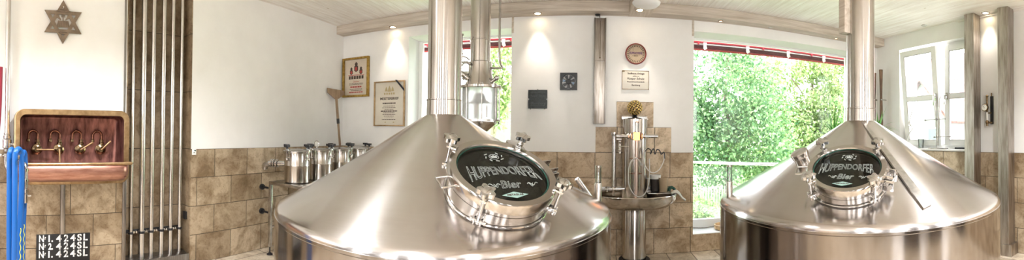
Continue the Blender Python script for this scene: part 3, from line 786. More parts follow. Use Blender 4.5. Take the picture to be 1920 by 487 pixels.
for dx, z, s in ((0, 2.32, .034), (-.085, 2.27, .026), (.085, 2.27, .026)):
    k_.prism([(-s, -s), (0, -s * 1.6), (s, -s), (s, s), (-s, s)], 0, .001, on_back(x + dx, z, y)).prism([(-s * .5, 0), (s * .5, 0), (s * .8, s), (0, s * 1.9), (-s * .8, s)], 0, .001, on_back(x + dx, z + s * .9, y))
    rd.prism([(-s * .6, -s * .6), (0, -s * 1.2), (s * .6, -s * .6), (s * .6, s * .5), (-s * .6, s * .5)], 0.001, .002, on_back(x + dx, z, y))
rd.box(x - .14, y - .001, 2.218, x + .14, y, 2.226)
for q in range(6): k_.box(x - .13 + q * .045, y - .001, 2.165, x - .095 + q * .045, y, 2.212)
words_line(k_, x, 2.10, .24, .008, y, 6); words_line(k_, x, 2.085, .24, .006, y, 6); words_line(k_, x, 2.02, .22, .008, y, 6); words_line(k_, x + .01, 2.0, .2, .007, y, 6)
rd.add(text_mb('Diplom', .034, mtx=on_back(x, 2.128, y), shear=.2)); words_line(rd, x, 2.052, .2, .022, y, 4); words_line(rd, x + .0, 1.975, .24, .014, y, 4)
obj('black_print', k_, M['ink'], pp, smooth=False); obj('red_print', rd, M['inkred'], pp, smooth=False)
t, pp = picture(-2.895, -2.41, 1.487, 2.103, 'brass framed master craftsman certificate with a black ribbon across one corner', M['brass'], .018, .03, M['paper2'])
x = -2.652
k_ = B().add(text_mb('MEISTERBRIEF', .048, mtx=on_back(x, 1.862, y), width=.29, bold=.001))
g_ = B()
for dx, s in ((-.05, .022), (0, .028), (.05, .022)):
    g_.prism([(-s, -s), (s, -s), (s * .7, s * .4), (0, s * 2), (-s * .7, s * .4)], 0, .001, on_back(x + dx, 1.985, y))
for q in range(5): g_.box(x - .085 + q * .036, y - .001, 1.918, x - .062 + q * .036, y, 1.944)
words_line(k_, x, 1.80, .21, .016, y, 4)
for i, (w, h) in enumerate(((.19, .006), (.22, .006), (.14, .006), (.26, .014), (.18, .007), (.2, .007), (.16, .007), (.14, .004), (.22, .010))):
    words_line(k_, x - .004, 1.762 - i * .023, w, h, y, 5)
for dx in (-.07, .06): g_.box(x + dx, y - .001, 1.535, x + dx + .02, y, 1.548)
obj('title_and_text', k_, M['ink'], pp, smooth=False); obj('gold_emblem', g_, M['inkgold'], pp, smooth=False)
obj('mourning_ribbon', B().prism([(-.105, .04), (-.075, .04), (.04, -.085), (.04, -.12)], 0, .003, on_back(-2.45, 2.07, YB - .032)), M['ribbon'], t)

# ------------------------------------------------------------------ small things on the back wall
o = thing('black_plaque', 'square black cast plaque with faint lettering and notched edges', 'plaque', (-.66, YB, 1.71))
obj('plate', B().prism([(-.113, -.11), (.113, -.11), (.113, -.015), (.098, 0), (.113, .015), (.113, .11), (-.113, .11), (-.113, .015), (-.098, 0), (-.113, -.015)], 0, .022, on_back(-.658, 1.82)), M['blackm'], o, smooth=False)
raised = B().box(-.745, YB - .026, 1.74, -.572, YB - .022, 1.745).box(-.745, YB - .026, 1.90, -.572, YB - .022, 1.905)
raised.add(text_mb('Bamberg', .05, mtx=on_back(-.65, 1.77, YB - .0235), shear=.3, ext=.002)).add(text_mb('Kaspar Schulz', .032, mtx=on_back(-.655, 1.86, YB - .0235), ext=.002, width=.17))
obj('raised_lettering', raised, mat('worn raised lettering', (.07, .085, .085), .45), o, smooth=False)
obj('screws', B().ball((-.745, YB - .012, 1.705), .008, 10).ball((-.572, YB - .012, 1.705), .008, 10).ball((-.658, YB - .01, 1.935), .007, 10), M['polish'], o)
o = thing('wall_fan', 'small square black extractor fan on the wall', 'fan', (-.292, YB, 1.93))
fx, fz = -.292, 2.027
fr = B()
n = 40
pts_o = []
hs = .1
bm_ = bmesh.new()
ro = []
for q in range(n):
    a = 2 * PI * q / n; cx_, cz_ = math.cos(a), math.sin(a); m_ = max(abs(cx_), abs(cz_)); ro.append(((cx_ / m_) * hs, (cz_ / m_) * hs, .082 * cx_, .082 * cz_))
V = [[bm_.verts.new((a, b, z)) for (a, b, z) in ((p[0], p[1], 0), (p[0], p[1], .05), (p[2], p[3], .05), (p[2], p[3], 0.004))] for p in ro]
for q in range(n):
    A, Bq = V[q], V[(q + 1) % n]
    for w in range(3): bm_.faces.new((A[w], Bq[w], Bq[w + 1], A[w + 1]))
fr.merge(bm_, on_back(fx, fz))
obj('housing', fr, M['black'], o, smooth=False)
obj('hub', B().cyl((fx, YB, fz), (fx, YB - .042, fz), .03, 28, bev=.004), M['black'], o)
bl = B()
for q in range(7):
    a = q * 2 * PI / 7
    if q in (1, 4): pass
    bl.prism([(.028 * math.cos(a), .028 * math.sin(a)), (.078 * math.cos(a - .1), .078 * math.sin(a - .1)), (.078 * math.cos(a + .5), .078 * math.sin(a + .5)), (.028 * math.cos(a + .6), .028 * math.sin(a + .6))], .02, .024, on_back(fx, fz))
obj('blades', bl, mat('fan blade', (.03, .03, .034), .3), o, smooth=False)
sky = B()  # light blue patches painted for the bright gaps between the blades
for q in (2.95, 5.95):
    sky.prism([(.034 * math.cos(q), .034 * math.sin(q)), (.070 * math.cos(q - .28), .070 * math.sin(q - .28)), (.070 * math.cos(q + .25), .070 * math.sin(q + .25))], .026, .028, on_back(fx, fz))
obj('painted_gaps', sky, mat('painted light blue gap', (.28, .40, .58), .4), o, smooth=False)
t = thing('wall_duct', 'narrow vertical steel cable duct on the white wall beside the fan', 'duct', (.07, YB, 1.535))
obj('channel', B().box(.002, YB - .03, 1.535, .142, YB, 2.775, .003), M['duct'], t)
obj('edge_lips', B().box(.002, YB - .045, 1.535, .014, YB - .03, 2.775, .002).box(.130, YB - .045, 1.535, .142, YB - .03, 2.775, .002).box(.014, YB - .036, 2.265, .13, YB - .03, 2.275, .001), M['zinc'], t)
obj('pull_wire', B().cyl((.072, YB - .038, 2.31), (.072, YB - .038, 2.74), .0022, 6).ball((.072, YB - .038, 2.305), .008, 10), M['brassdark'], t)
t = thing('wall_clock', 'round tan wall clock with dark red rim above the cream sign', 'clock', (.496, YB, 2.24))
cx_, cz_ = .496, 2.366
obj('rim', B().lathe([(.122, 0), (.126, .01), (.124, .028), (.112, .032), (.110, .02)], (cx_, YB, cz_), (0, -1, 0), 64), M['rimred'], t)
obj('dial', B().lathe([(0, .02), (.111, .02), (.111, .01)], (cx_, YB, cz_), (0, -1, 0), 64), M['dialface'], t)
tk = B()
for q in range(28):
    a = q * 2 * PI / 28
    tk.add(B().box(.082, -.004, .0205, .104, .004, .0215), on_back(cx_, cz_) @ Matrix.Rotation(a, 4, 'Z'))
tk.add(text_mb('* BIER *', .026, mtx=on_back(cx_, cz_ - .025, YB - .021)))
tk.box(cx_ - .035, YB - .0215, cz_ + .030, cx_ - .033, YB - .0205, cz_ + .075)
obj('ticks', tk, M['ink'], t, smooth=False)
obj('lettering', text_mb('HUPPENDORFER', .034, mtx=on_back(cx_, cz_ + .006, YB - .0215), width=.155, bold=.001, warp=lambda x, y: (x, y * (1 + 90 * x * x * .9))), M['purple'], t, smooth=False)
t = thing('enamel_sign', 'small cream rectangular sign with five dark lines of text', 'sign', (.495, YB, 1.945))
obj('plate', B().box(.335, YB - .012, 1.945, .655, YB, 2.168, .003), M['signcream'], t)
tb = B()
for s_, z_, h_, w_ in (('Sudhaus-Anlage', 2.133, .03, .20), ('geliefert von', 2.103, .015, .075), ('Kaspar Schulz', 2.073, .032, .20), ('Brauereimaschinenfabrik', 2.035, .02, .205), ('Bamberg', 1.996, .027, .10)):
    tb.add(text_mb(s_, h_, mtx=on_back(.50, z_, YB - .0125), width=w_, bold=.0006))
obj('sign_text', tb, M['ink'], t, smooth=False)
obj('sign_edge', B().box(.335, YB - .014, 2.162, .655, YB - .012, 2.168).box(.335, YB - .014, 1.945, .655, YB - .012, 1.95).box(.335, YB - .014, 1.95, .339, YB - .012, 2.162).box(.651, YB - .014, 1.95, .655, YB - .012, 2.162).box(.337, YB - .015, 2.152, .365, YB - .012, 2.165).box(.645, YB - .015, 1.947, .655, YB - .012, 1.957), M['brassdark'], t, smooth=False)

# ------------------------------------------------------------------ wash basin with steel column
bx, by = .478, 4.20
t = thing('pedestal_basin', 'oval steel basin on a round pedestal against the tiled wall', 'basin', (bx, 4.34, 0))
bw = B()
def oval(a, b, z, n=72): return [(bx + a * math.cos(2 * PI * k / n), min(by + b * math.sin(2 * PI * k / n), 4.475), z) for k in range(n)]
rings = [oval(*q) for q in ((.12, .10, .60), (.25, .16, .602), (.36, .22, .62), (.425, .265, .66), (.45, .285, .70), (.455, .29, .735), (.46, .295, .75), (.455, .29, .758), (.445, .28, .752), (.435, .27, .735), (.40, .24, .69), (.3, .18, .655), (.1, .08, .645))]
vv = [[bw.bm.verts.new(p) for p in r_] for r_ in rings]
for A, C_ in zip(vv[:-1], vv[1:]):
    for k in range(72): bw.bm.faces.new((A[k], A[(k + 1) % 72], C_[(k + 1) % 72], C_[k]))
bw.bm.faces.new(vv[-1]); bw.bm.faces.new(vv[0][::-1])
obj('bowl', bw, M['steel'], t, angle=50)
obj('pedestal', B().lathe([(.135, .0), (.135, .575), (.13, .585), (.14, .6)], (bx, 4.33, 0), seg=64), M['steel'], t)
obj('floor_flange', B().lathe([(.135, .02), (.14, .012), (.178, .012), (.178, 0), (.0, 0)], (bx, 4.30, 0), seg=48), M['clampdark'], t)
obj('back_plate', B().box(.03, 4.478, .70, .93, 4.482, .80), M['steel2'], t)
t = thing('tap_tower', 'tall round steel tap column standing in the basin, below the gold ball', 'column', (bx, 4.33, .66))
cc = (bx, 4.335, 0)
obj('barrel', B().lathe([(.142, .66), (.142, 1.585), (.137, 1.59), (0, 1.59)], cc, seg=64), M['steel'], t)
obj('top_bracket', B().box(bx - .15, 4.40, 1.585, bx + .15, 4.476, 1.63, .003).box(bx - .15, 4.33, 1.588, bx + .15, 4.41, 1.594), M['steel2'], t)
yf = 4.175
arms = B()
arms.tube([(bx - .215, yf, 1.395), (bx - .05, yf, 1.395)], .019, 16).ball((bx - .215, yf, 1.395), .019, 16)
arms.tube([(bx + .05, yf, 1.395), (bx + .225, yf, 1.395)], .019, 16).ball((bx + .225, yf, 1.395), .019, 16)
for sg in (-1, 1):
    arms.lathe([(.028, 0), (.033, .004), (.033, .014), (.028, .018)], (bx + sg * .055, yf, 1.395), (sg, 0, 0), 20)
    arms.lathe([(.028, 0), (.033, .004), (.033, .014), (.028, .018)], (bx + sg * .085, yf, 1.395), (sg, 0, 0), 20)
    for dz in (-.035, .035): arms.cyl((bx + sg * .062, yf - .02, 1.395 + dz), (bx + sg * .034, yf - .02, 1.395 + dz), .006, 8)
arms.cyl((bx, yf, 1.395), (bx, 4.24, 1.395), .018)
obj('cross_arms', arms, M['polish'], t)
obj('amber_glass', B().lathe([(0, 0), (.035, 0), (.035, .085), (0, .085)], (bx, yf, 1.352), seg=28), M['amberglow'], t)
sg_ = obj('upper_glass', B().lathe([(.022, .0), (.022, .11), (.014, .12), (0, .12)], (bx + .005, yf, 1.437), seg=24).lathe([(.03, 0), (.03, .012)], (bx + .005, yf, 1.437), seg=24), M['tube'], t)
obj('down_tube', B().tube([(bx, yf, 1.35), (bx, yf + .0, .72)], .018, 14), mat('pinkish tube', (.72, .55, .48), .25, .6), t)  # tube in one even pinkish tone
obj('cross_bars', B().cyl((bx - .075, yf, 1.15), (bx + .055, yf, 1.15), .005, 8).cyl((bx - .08, yf, .985), (bx + .06, yf, .985), .005, 8), M['spout'], t)
hs_ = B().tube(spline([(bx + .06, 4.17, 1.08), (bx + .02, 4.13, 1.14), (bx - .03, 4.12, 1.155), (bx - .08, 4.13, 1.08), (bx - .09, 4.14, .95), (bx - .07, 4.14, .83), (bx, 4.12, .745), (bx + .08, 4.12, .76), (bx + .125, 4.12, .86), (bx + .14, 4.13, 1.0), (bx + .14, 4.15, 1.15)], 7), .006, 8)
obj('clear_hose', hs_, mat('milky hose', (.62, .60, .58), .25), t)
obj('loop_hose', B().tube(spline([(bx + .10, 4.15, 1.25), (bx + .075, 4.14, 1.20), (bx + .09, 4.13, 1.08), (bx + .16, 4.13, 1.0), (bx + .24, 4.14, 1.02), (bx + .30, 4.15, 1.12), (bx + .305, 4.16, 1.2)], 7), .006, 8), mat('milky loop hose', (.70, .68, .66), .25), t)
wr_ = B().tube(spline([(bx + .08, 4.15, 1.22), (bx + .12, 4.13, 1.26), (bx + .155, 4.13, 1.24), (bx + .15, 4.13, 1.20), (bx + .18, 4.13, 1.26), (bx + .20, 4.13, 1.20), (bx + .22, 4.13, 1.25), (bx + .25, 4.13, 1.24), (bx + .27, 4.13, 1.20), (bx + .30, 4.13, 1.22), (bx + .31, 4.13, 1.15)], 6), .006, 7)
obj('black_wire', wr_, M['black'], t)
t = thing('level_tube', 'slim vertical steel tube with valves, beside the steel tap column', 'tube', (.24, 4.30, .75))
obj('tube', B().tube([(.238, 4.30, .80), (.238, 4.30, 1.40)], .026, 18).lathe([(.026, 0), (.034, .004), (.036, .02), (.036, .035), (.03, .042), (0, .042)], (.238, 4.30, 1.395), seg=24), M['steel2'], t)
obj('lower_valve', B().tube([(.14, 4.28, .80), (.36, 4.27, .805)], .012, 12).ball((.238, 4.28, .80), .026, 14).ball((.36, 4.27, .805), .014, 12).cyl((.238, 4.28, .73), (.238, 4.28, .80), .012).cyl((.165, 4.28, .77), (.165, 4.28, .83), .012), M['polish'], t)
uv = B().tube([(.30, 4.26, 1.36), (.30, 4.24, 1.20)], .012, 12).tube([(.28, 4.24, 1.28), (.42, 4.22, 1.28)], .006, 8).ball((.30, 4.25, 1.33), .02, 12).ball((.30, 4.24, 1.24), .02, 12).cyl((.262, 4.25, 1.36), (.32, 4.25, 1.36), .014)
obj('small_tap', uv, M['polish'], t)
# gold filigree ball
t = thing('gold_ball', 'gold filigree ball of many small rings on top of the steel column', 'ornament', (bx, 4.33, 1.59))
obj('stand', B().lathe([(0, 0), (.075, 0), (.08, .008), (.03, .014), (.02, .03), (.035, .04), (.0, .04)], (bx, 4.36, 1.595), seg=32), M['black'], t)
gb = Vector((bx - .001, 4.36, 1.72)); rb = .088
sh = B().ball(gb, rb * .9, 24)
obj('core', sh, M['bronzedark'], t)
rg = B(); nb = 110
for q in range(nb):
    zz = 1 - 2 * (q + .5) / nb; rad = math.sqrt(1 - zz * zz); th = q * PI * (3 - math.sqrt(5))
    d_ = Vector((rad * math.cos(th), rad * math.sin(th), zz))
    rg.lathe([(.006, .0), (.0105, -.001), (.012, .002), (.0105, .005), (.006, .004)], gb + d_ * (rb * .94), d_, 10, close=True)
    rg.ball(gb + d_ * (rb * .955), .0035, 6)
obj('rings', rg, M['goldball'], t)
# jugs and rag on the basin edge
def jug(name, x, y, z, r, h, m, label, handle=0):
    t = thing(name, label, 'jug', (x, y, z), 'jugs on the basin')
    obj('jug_body', B().lathe([(0, .004), (r * .82, .004), (r * .86, .01), (r, h), (r * .95, h), (r * .82, .012), (0, .012)], (x, y, z), seg=36), m, t)
    if handle: obj('handle', B().tube(spline([(x - r * .9, y, z + h * .92), (x - r * 1.7, y, z + h * .9), (x - r * 1.75, y, z + h * .45), (x - r * 1.65, y, z + h * .35)], 5), .008, 8), M['dial'], t)
    return t
j = jug('measuring_jug', .72, 4.36, .76, .062, .16, M['darkbeer'], 'dark filled measuring jug with white handle on the basin edge', 1)
obj('rim_band', B().lathe([(.0605, .0), (.063, .002), (.067, .045), (.062, .046)], (.72, 4.36, .905), seg=36), M['dial'], j)
jm = mat('amber clear plastic', (.72, .55, .36), .25, Transmission_Weight=.5)
jug('clear_jug', .805, 4.30, .76, .055, .165, jm, 'amber clear plastic jug in front of the dark one')
o = obj('jug_tray', B().box(.62, 4.24, .748, .90, 4.46, .757, .002), M['steel2'], loc=(.76, 4.34, .75)); tag(o, 'thin steel tray under the two jugs on the basin', 'tray')
t = thing('rag', 'dark green and white rag hanging over the edge of the basin', 'rag', (.93, 4.25, .75))
def sheet(pts_grid):
    mb = B(); g = [[mb.bm.verts.new(p) for p in row] for row in pts_grid]
    for i in range(len(g) - 1):
        for j_ in range(len(g[0]) - 1): mb.bm.faces.new((g[i][j_], g[i + 1][j_], g[i + 1][j_ + 1], g[i][j_ + 1]))
    return mb
def ragshape(x0, y0, z0, w, l, drop, th, ph):
    rows = []
    for i in range(14):
        u = i / 13; row = []
        for j_ in range(10):
            v = j_ / 9
            row.append((x0 + w * u, y0 + l * (v - .5) + .012 * math.sin(u * 7 + ph), z0 + .045 * math.sin(PI * min(1, u * 1.4)) * (1 - .6 * abs(v - .5)) + .010 * math.sin(v * 9 + u * 5 + ph) - drop * u * u))
        rows.append(row)
    return sheet(rows)
def solid(o, th):
    md = o.modifiers.new('thick', 'SOLIDIFY'); md.thickness = th; md.offset = 0
    return o
solid(obj('dark_cloth', ragshape(.86, 4.30, .775, .15, .13, .055, .01, 0), M['cloth'], t), .010)
solid(obj('light_cloth', ragshape(.88, 4.19, .748, .16, .05, .075, .01, 1.3), M['clothw'], t), .014)

# ------------------------------------------------------------------ left wall: star, sink, board, pipes
t = thing('brewers_star', 'bronze six-pointed brewer star with a tub emblem on the white wall', 'star', (XL, .625, 2.37))
SM = on_left(.625, 2.37)
sc = .2
def tri(r, a): return [(r * math.cos(a + q * 2 * PI / 3), r * math.sin(a + q * 2 * PI / 3)) for q in range(3)]
st = B()
for a, zz in ((PI / 2, 0), (-PI / 2, .0015)):
    out, inn = tri(sc, a), tri(sc - .064, a)
    bm_ = bmesh.new()
    lv = [[bm_.verts.new((p[0], p[1], z)) for p in L__] for z in (.01 + zz, .018 + zz) for L__ in (out, inn)]
    for q in range(3):
        w = (q + 1) % 3
        bm_.faces.new((lv[0][q], lv[0][w], lv[1][w], lv[1][q])); bm_.faces.new((lv[2][q], lv[2][w], lv[3][w], lv[3][q]))
        bm_.faces.new((lv[0][q], lv[0][w], lv[2][w], lv[2][q])); bm_.faces.new((lv[1][q], lv[1][w], lv[3][w], lv[3][q]))
    st.merge(bm_, SM)
obj('star_bars', st, M['bronze'], t, smooth=False)
em = B()
em.prism([(-.048, .010), (.048, .010), (.062, -.05), (-.062, -.05)], .010, .020, SM)                      # tub
em.prism([(-.075, .098), (-.03, .105), (-.02, .118), (.02, .118), (.03, .105), (.075, .098), (.03, .09), (-.03, .09)], .018, .026, SM)
em.prism([(-.045, -.095), (-.02, -.086), (.02, -.086), (.045, -.095), (.02, -.112), (-.02, -.112)], .018, .026, SM)
for sg in (-1, 1):
    em.prism([(sg * .018, .02), (sg * .024, .014), (sg * .045, .032), (sg * .058, .036), (sg * .062, .055), (sg * .040, .06), (sg * .034, .044)], .010, .020, SM)
em.prism([(-.004, .01), (.004, .01), (.004, .09), (-.004, .09)], .010, .018, SM)
for q in range(3): em.prism([(-.018, .045 + q * .014), (.018, .045 + q * .014), (.018, .05 + q * .014), (-.018, .05 + q * .014)], .010, .018, SM)
obj('tub_emblem', em, M['bronze'], t, smooth=False)
ln = B()
for q in range(7): ln.prism([(-.042 + q * .014, .006), (-.040 + q * .014, .006), (-.052 + q * .0175, -.046), (-.055 + q * .0175, -.046)], .0202, .021, SM)
for zz in (.104, -.099): ln.prism([(-.035, zz), (.035, zz), (.035, zz + .006), (-.035, zz + .006)], .0262, .0268, SM)
obj('engraving', ln, M['bronzedark'], t, smooth=False)
obj('wall_pin', B().cyl(SM @ Vector((0, .135, 0)), SM @ Vector((0, .135, .022)), .006, 10), M['polish'], t)

# copper sink
def rrect(y0, y1, z0, z1, r, n=8):
    P = []
    for cy_, cz_, a0_ in ((y1 - r, z1 - r, 0), (y0 + r, z1 - r, PI / 2), (y0 + r, z0 + r, PI), (y1 - r, z0 + r, 1.5 * PI)):
        for q in range(n + 1):
            a = a0_ + q / n * PI / 2; P.append((cy_ + r * math.cos(a), cz_ + r * math.sin(a)))
    return P
t = thing('copper_sink', 'wall-mounted copper sink with brass rim and four swan-neck taps', 'sink', (XL, .70, .92))
Xf = -3.25
o1 = rrect(.183, 1.213, .912, 1.562, .085); i1 = rrect(.232, 1.160, .96, 1.512, .05)
def strip(seq):
    mb = B(); rows = [[mb.bm.verts.new((x_, y_, z_)) for y_, z_ in P] for P, x_ in seq]
    n = len(rows[0])
    for A, C_ in zip(rows[:-1], rows[1:]):
        for q in range(n): mb.bm.faces.new((A[q], A[(q + 1) % n], C_[(q + 1) % n], C_[q]))
    return mb, rows
mb, _ = strip([(o1, XL + .008), (o1, Xf - .006), (rrect(.189, 1.207, .918, 1.556, .08), Xf), (rrect(.228, 1.164, .956, 1.516, .053), Xf), (i1, Xf - .006)])
obj('brass_rim', mb, M['brass'], t, angle=40)
mb, rows = strip([(i1, Xf - .004), (rrect(.236, 1.156, .964, 1.508, .05), XL + .05), (rrect(.25, 1.142, .98, 1.494, .05), XL + .03)])
mb.bm.faces.new(rows[-1])
obj('back_shell', mb, M['copper_in'], t, angle=50)
# apron: swept profile with rounded ends
prof = [(-3.27, .955), (-3.20, .945), (-3.145, .955), (-3.112, .985), (-3.10, 1.03), (-3.098, 1.098)]
mb = B(); n = 28; cols = []
for q in range(n + 1):
    u = q / n; e_ = 1.0
    y_ = .19 + (1.168 - .19) * u
    d0 = min(u, 1 - u) * (1.168 - .19)
    k2 = 1 - max(0, 1 - d0 / .06) ** 2 * .32
    cols.append([mb.bm.verts.new((-3.27 + (px_ + 3.27) * k2, y_, 1.098 + (pz_ - 1.098) * (1 - max(0, 1 - d0 / .06) ** 2 * .22))) for px_, pz_ in prof])
for A, C_ in zip(cols[:-1], cols[1:]):
    for q in range(len(prof) - 1): mb.bm.faces.new((A[q], A[q + 1], C_[q + 1], C_[q]))
for cl_ in (cols[0], cols[-1]):
    top = mb.bm.verts.new((-3.27, cl_[0].co.y, 1.098)); mb.bm.faces.new(cl_ + [top])
solid(obj('front_apron', mb, M['copper_front'], t, angle=60), .004)

obj('basin_inside', B().box(-3.42, .25, .985, -3.115, 1.14, .99), M['copper_in'], t)
obj('brass_lip', B().tube(spline([(-3.24, .165, 1.10), (-3.12, .168, 1.102), (-3.10, .19, 1.104), (-3.10, .4, 1.104), (-3.10, .9, 1.104), (-3.10, 1.155, 1.104), (-3.12, 1.178, 1.104), (-3.24, 1.18, 1.10)], 6), .0125, 12), M['brass'], t)
XT = -3.40
for i, (ty, lev) in enumerate(((.392, (1, 0)), (.592, (0, -1)), (.792, (.80, .52)), (.985, (.62, .62)))):
    zt = 1.208
    tp = obj('tap', B().lathe([(.048, 0), (.048, .014), (.040, .020), (.040, .034), (.046, .036), (.046, .046), (.034, .052), (.034, .060), (.026, .064), (.022, .052), (.0, .052)], (XT - .03, ty, zt), (1, 0, 0), 40), M['brassdark'], t)
    sp_ = [(XT, ty + .008, zt + .045), (XT, ty + .008, zt + .10)]
    for q in range(9):
        a = q / 8 * PI; sp_.append((XT, ty + .008 - .042 + .042 * math.cos(a), zt + .125 + .042 * math.sin(a)))
    sp_.append((XT, ty - .078, zt + .075))
    obj('spout', B().tube(spline(sp_, 3), .0115, 14), M['spout'], tp)
    obj('collar', B().lathe([(.018, 0), (.024, .004), (.024, .022), (.017, .028), (.017, .04), (.020, .042), (.020, .05), (.012, .052)], (XT, ty + .008, zt + .040), seg=20).lathe([(.014, 0), (.0165, .003), (.0165, .022), (.012, .026)], (XT, ty - .078, zt + .068), seg=18), M['brassdark'], tp)
    ly, lz = lev; l = .145 if i == 0 else (.11 if i == 1 else .12)
    e0 = Vector((XT + .035, ty, zt)); e1 = e0 + Vector((.02, ly * l, lz * l))
    obj('lever', B().tube([e0 + Vector((-.03, 0, 0)), e0, e0 + (e1 - e0) * .3, e1], [.008, .009, .008, .0095], 12).ball(e1, .0098, 10), M['brass'], tp)
o = obj('drain_bar', B().box(XL + .006, .622, .43, XL + .035, .662, .93, .002), M['zinc'], loc=(XL, .64, .43)); tag(o, 'flat upright steel bar between the copper sink and the black board', 'bar')
t = thing('stencil_board', 'black board with white stencilled numbers under the copper sink', 'board', (XL, .655, 0))
obj('panel', B().box(XL + .006, .404, .0, XL + .022, .906, .428, .002), M['board'], t)
tb = B()
XB = XL + .0225
for i, (num, z_) in enumerate((('1.', .388), ('2.', .316), ('1.', .244))):
    tb.add(text_mb('N', .085, mtx=on_left(.450, z_, XB), width=.045, bold=.0025, ext=.0005))
    tb.add(text_mb('r', .045, mtx=on_left(.486, z_ + .01, XB), width=.012, bold=.002, ext=.0005))
    tb.add(text_mb(num, .082, mtx=on_left(.535, z_, XB), width=.043, bold=.003, ext=.0005))
    for k_, (ch_, yy, ww) in enumerate((('4', .610, .05), ('2', .678, .042), ('4', .742, .05), ('S', .804, .042), ('L', .862, .042))):
        tb.add(text_mb(ch_, .085, mtx=on_left(yy, z_, XB), width=ww, bold=.0028, ext=.0005))
obj('stencil_text', tb, M['stencil'], t, smooth=False)
gapb = B()
for z_ in (.388, .316, .244):
    for yy in (.447, .624, .681, .756, .806, .858): gapb.box(XB + .0006, yy - .002, z_ - .036, XB + .001, yy + .002, z_ + .036)
obj('stencil_bridges', gapb, M['board'], t, smooth=False)

# supply pipe with brass fittings, red hose, blue hoses
t = thing('supply_pipe', 'galvanised vertical supply pipe with elbow and valve beside the copper sink', 'pipe', (-3.38, .12, 1.0))
px_, py_ = -3.38, .122
obj('riser', B().tube([(px_, py_, 1.32), (px_, py_, ZC)], .023, 18), M['pipe'], t)
ft = B()
for z_, r_, h_ in ((1.335, .030, .02), (1.30, .035, .03), (1.22, .042, .075), (1.185, .03, .03), (1.14, .028, .03)): ft.lathe([(0, 0), (r_ * .9, 0), (r_, .003), (r_, h_ - .003), (r_ * .9, h_), (0, h_)], (px_, py_, z_), seg=20)
obj('couplings', ft, M['steel2'], t)
obj('elbow', B().tube(spline([(px_, py_, 1.16), (px_, py_, 1.09), (px_ + .01, py_ + .02, 1.03), (px_ + .03, py_ + .07, 1.0), (px_ + .03, py_ + .11, 1.0)], 6), .029, 16), M['steel2'], t)
obj('valve', B().cyl((px_ + .03, py_ + .03, 1.25), (px_ + .03, py_ + .10, 1.25), .014).lathe([(0, 0), (.026, 0), (.026, .03), (.018, .036), (0, .036)], (px_ + .03, py_ + .075, 1.25), (0, 1, 0), 8).cyl((px_, py_ - .02, 1.15), (px_, py_ - .12, 1.145), .012).ball((px_, py_ - .05, 1.15), .02, 12), M['polish'], t)
t = thing('hose_connector', 'polished hose connector pipe hanging in front of the sink beside the blue hoses', 'connector', (-3.05, .285, 1.0))
obj('bend', B().tube(spline([(-3.20, .20, 1.12), (-3.10, .24, 1.12), (-3.06, .26, 1.09), (-3.05, .262, 1.03), (-3.05, .262, .86)], 6), .02, 16), M['steel2'], t)
obj('rings', B().lathe([(.02, 0), (.028, .003), (.028, .02), (.02, .024)], (-3.05, .262, 1.05), seg=18).lathe([(.02, 0), (.03, .003), (.03, .02), (.02, .024)], (-3.05, .262, .97), seg=18).lathe([(.02, 0), (.03, .003), (.03, .03), (.02, .034)], (-3.05, .262, .88), seg=18).cyl((-3.05, .262, .80), (-3.05, .262, .87), .024).cyl((-3.05, .28, .855), (-3.05, .31, .855), .008), M['polish'], t)
o = obj('red_hose', B().tube(spline([(-3.36, .055, 1.93), (-3.36, .050, 1.6), (-3.36, .035, 1.35), (-3.36, .02, 1.1), (-3.37, .03, .8), (-3.37, .03, .3), (-3.37, .03, .02)], 6), .024, 14), M['redhose'], loc=(-3.36, .04, 0)); tag(o, 'dark red hose hanging beside the supply pipe', 'hose')
def hose(y0, y1, x, top, bot, sway, label):
    t = thing('blue_hose', label, 'hose', (x, (y0 + y1) / 2, 0), 'blue hoses on the hook')
    P = [(x, y0 + sway, bot), (x, y0 + sway * .8, .25), (x, y0 + sway * .3, .6), (x, y0, .95), (x, y0 - .002, top - .05)]
    w = (y1 - y0) / 2; x2 = x - .07
    for q in range(1, 8):
        a = PI - q / 8 * PI; P.append((x - .035 + .035 * math.cos(PI - a) , (y0 + y1) / 2 + w * math.cos(a), top - .05 + .05 * math.sin(a)))
    P += [(x2, y1, top - .05), (x2, y1 + .004, .95), (x2, y1 - .004 + sway * .3, .6), (x2, y1 + sway * .7, .25), (x2, y1 + sway, bot)]
    obj('rubber_tube', B().tube(spline(P, 6), .0215, 14), M['hose'], t)
    obj('printed_stripe', B().tube([Vector((x2 + .021, y1 + sway * .3 + .004 * math.sin(q * 1.1), .62 - q * .012)) for q in range(34)], .0028, 5), M['yellow'], t)
    return t
hose(.133, .168, -3.03, 1.225, .02, .008, 'blue hose hanging closest to the supply pipe')
hose(.172, .222, -2.91, 1.235, .02, .0, 'middle blue hose with the highest bend')
hose(.232, .262, -3.02, 1.205, .02, -.014, 'blue hose hanging beside the polished hose connector')
o = obj('hose_hook', B().box(XL + .005, .17, 1.15, XL + .012, .22, 1.24, .002).tube(spline([(XL + .01, .195, 1.19), (-3.2, .195, 1.165), (-2.90, .195, 1.16), (-2.86, .195, 1.19)], 5), .008, 8), M['zinc'], loc=(XL, .195, 1.19)); tag(o, 'steel hook that carries the blue hoses', 'hook')

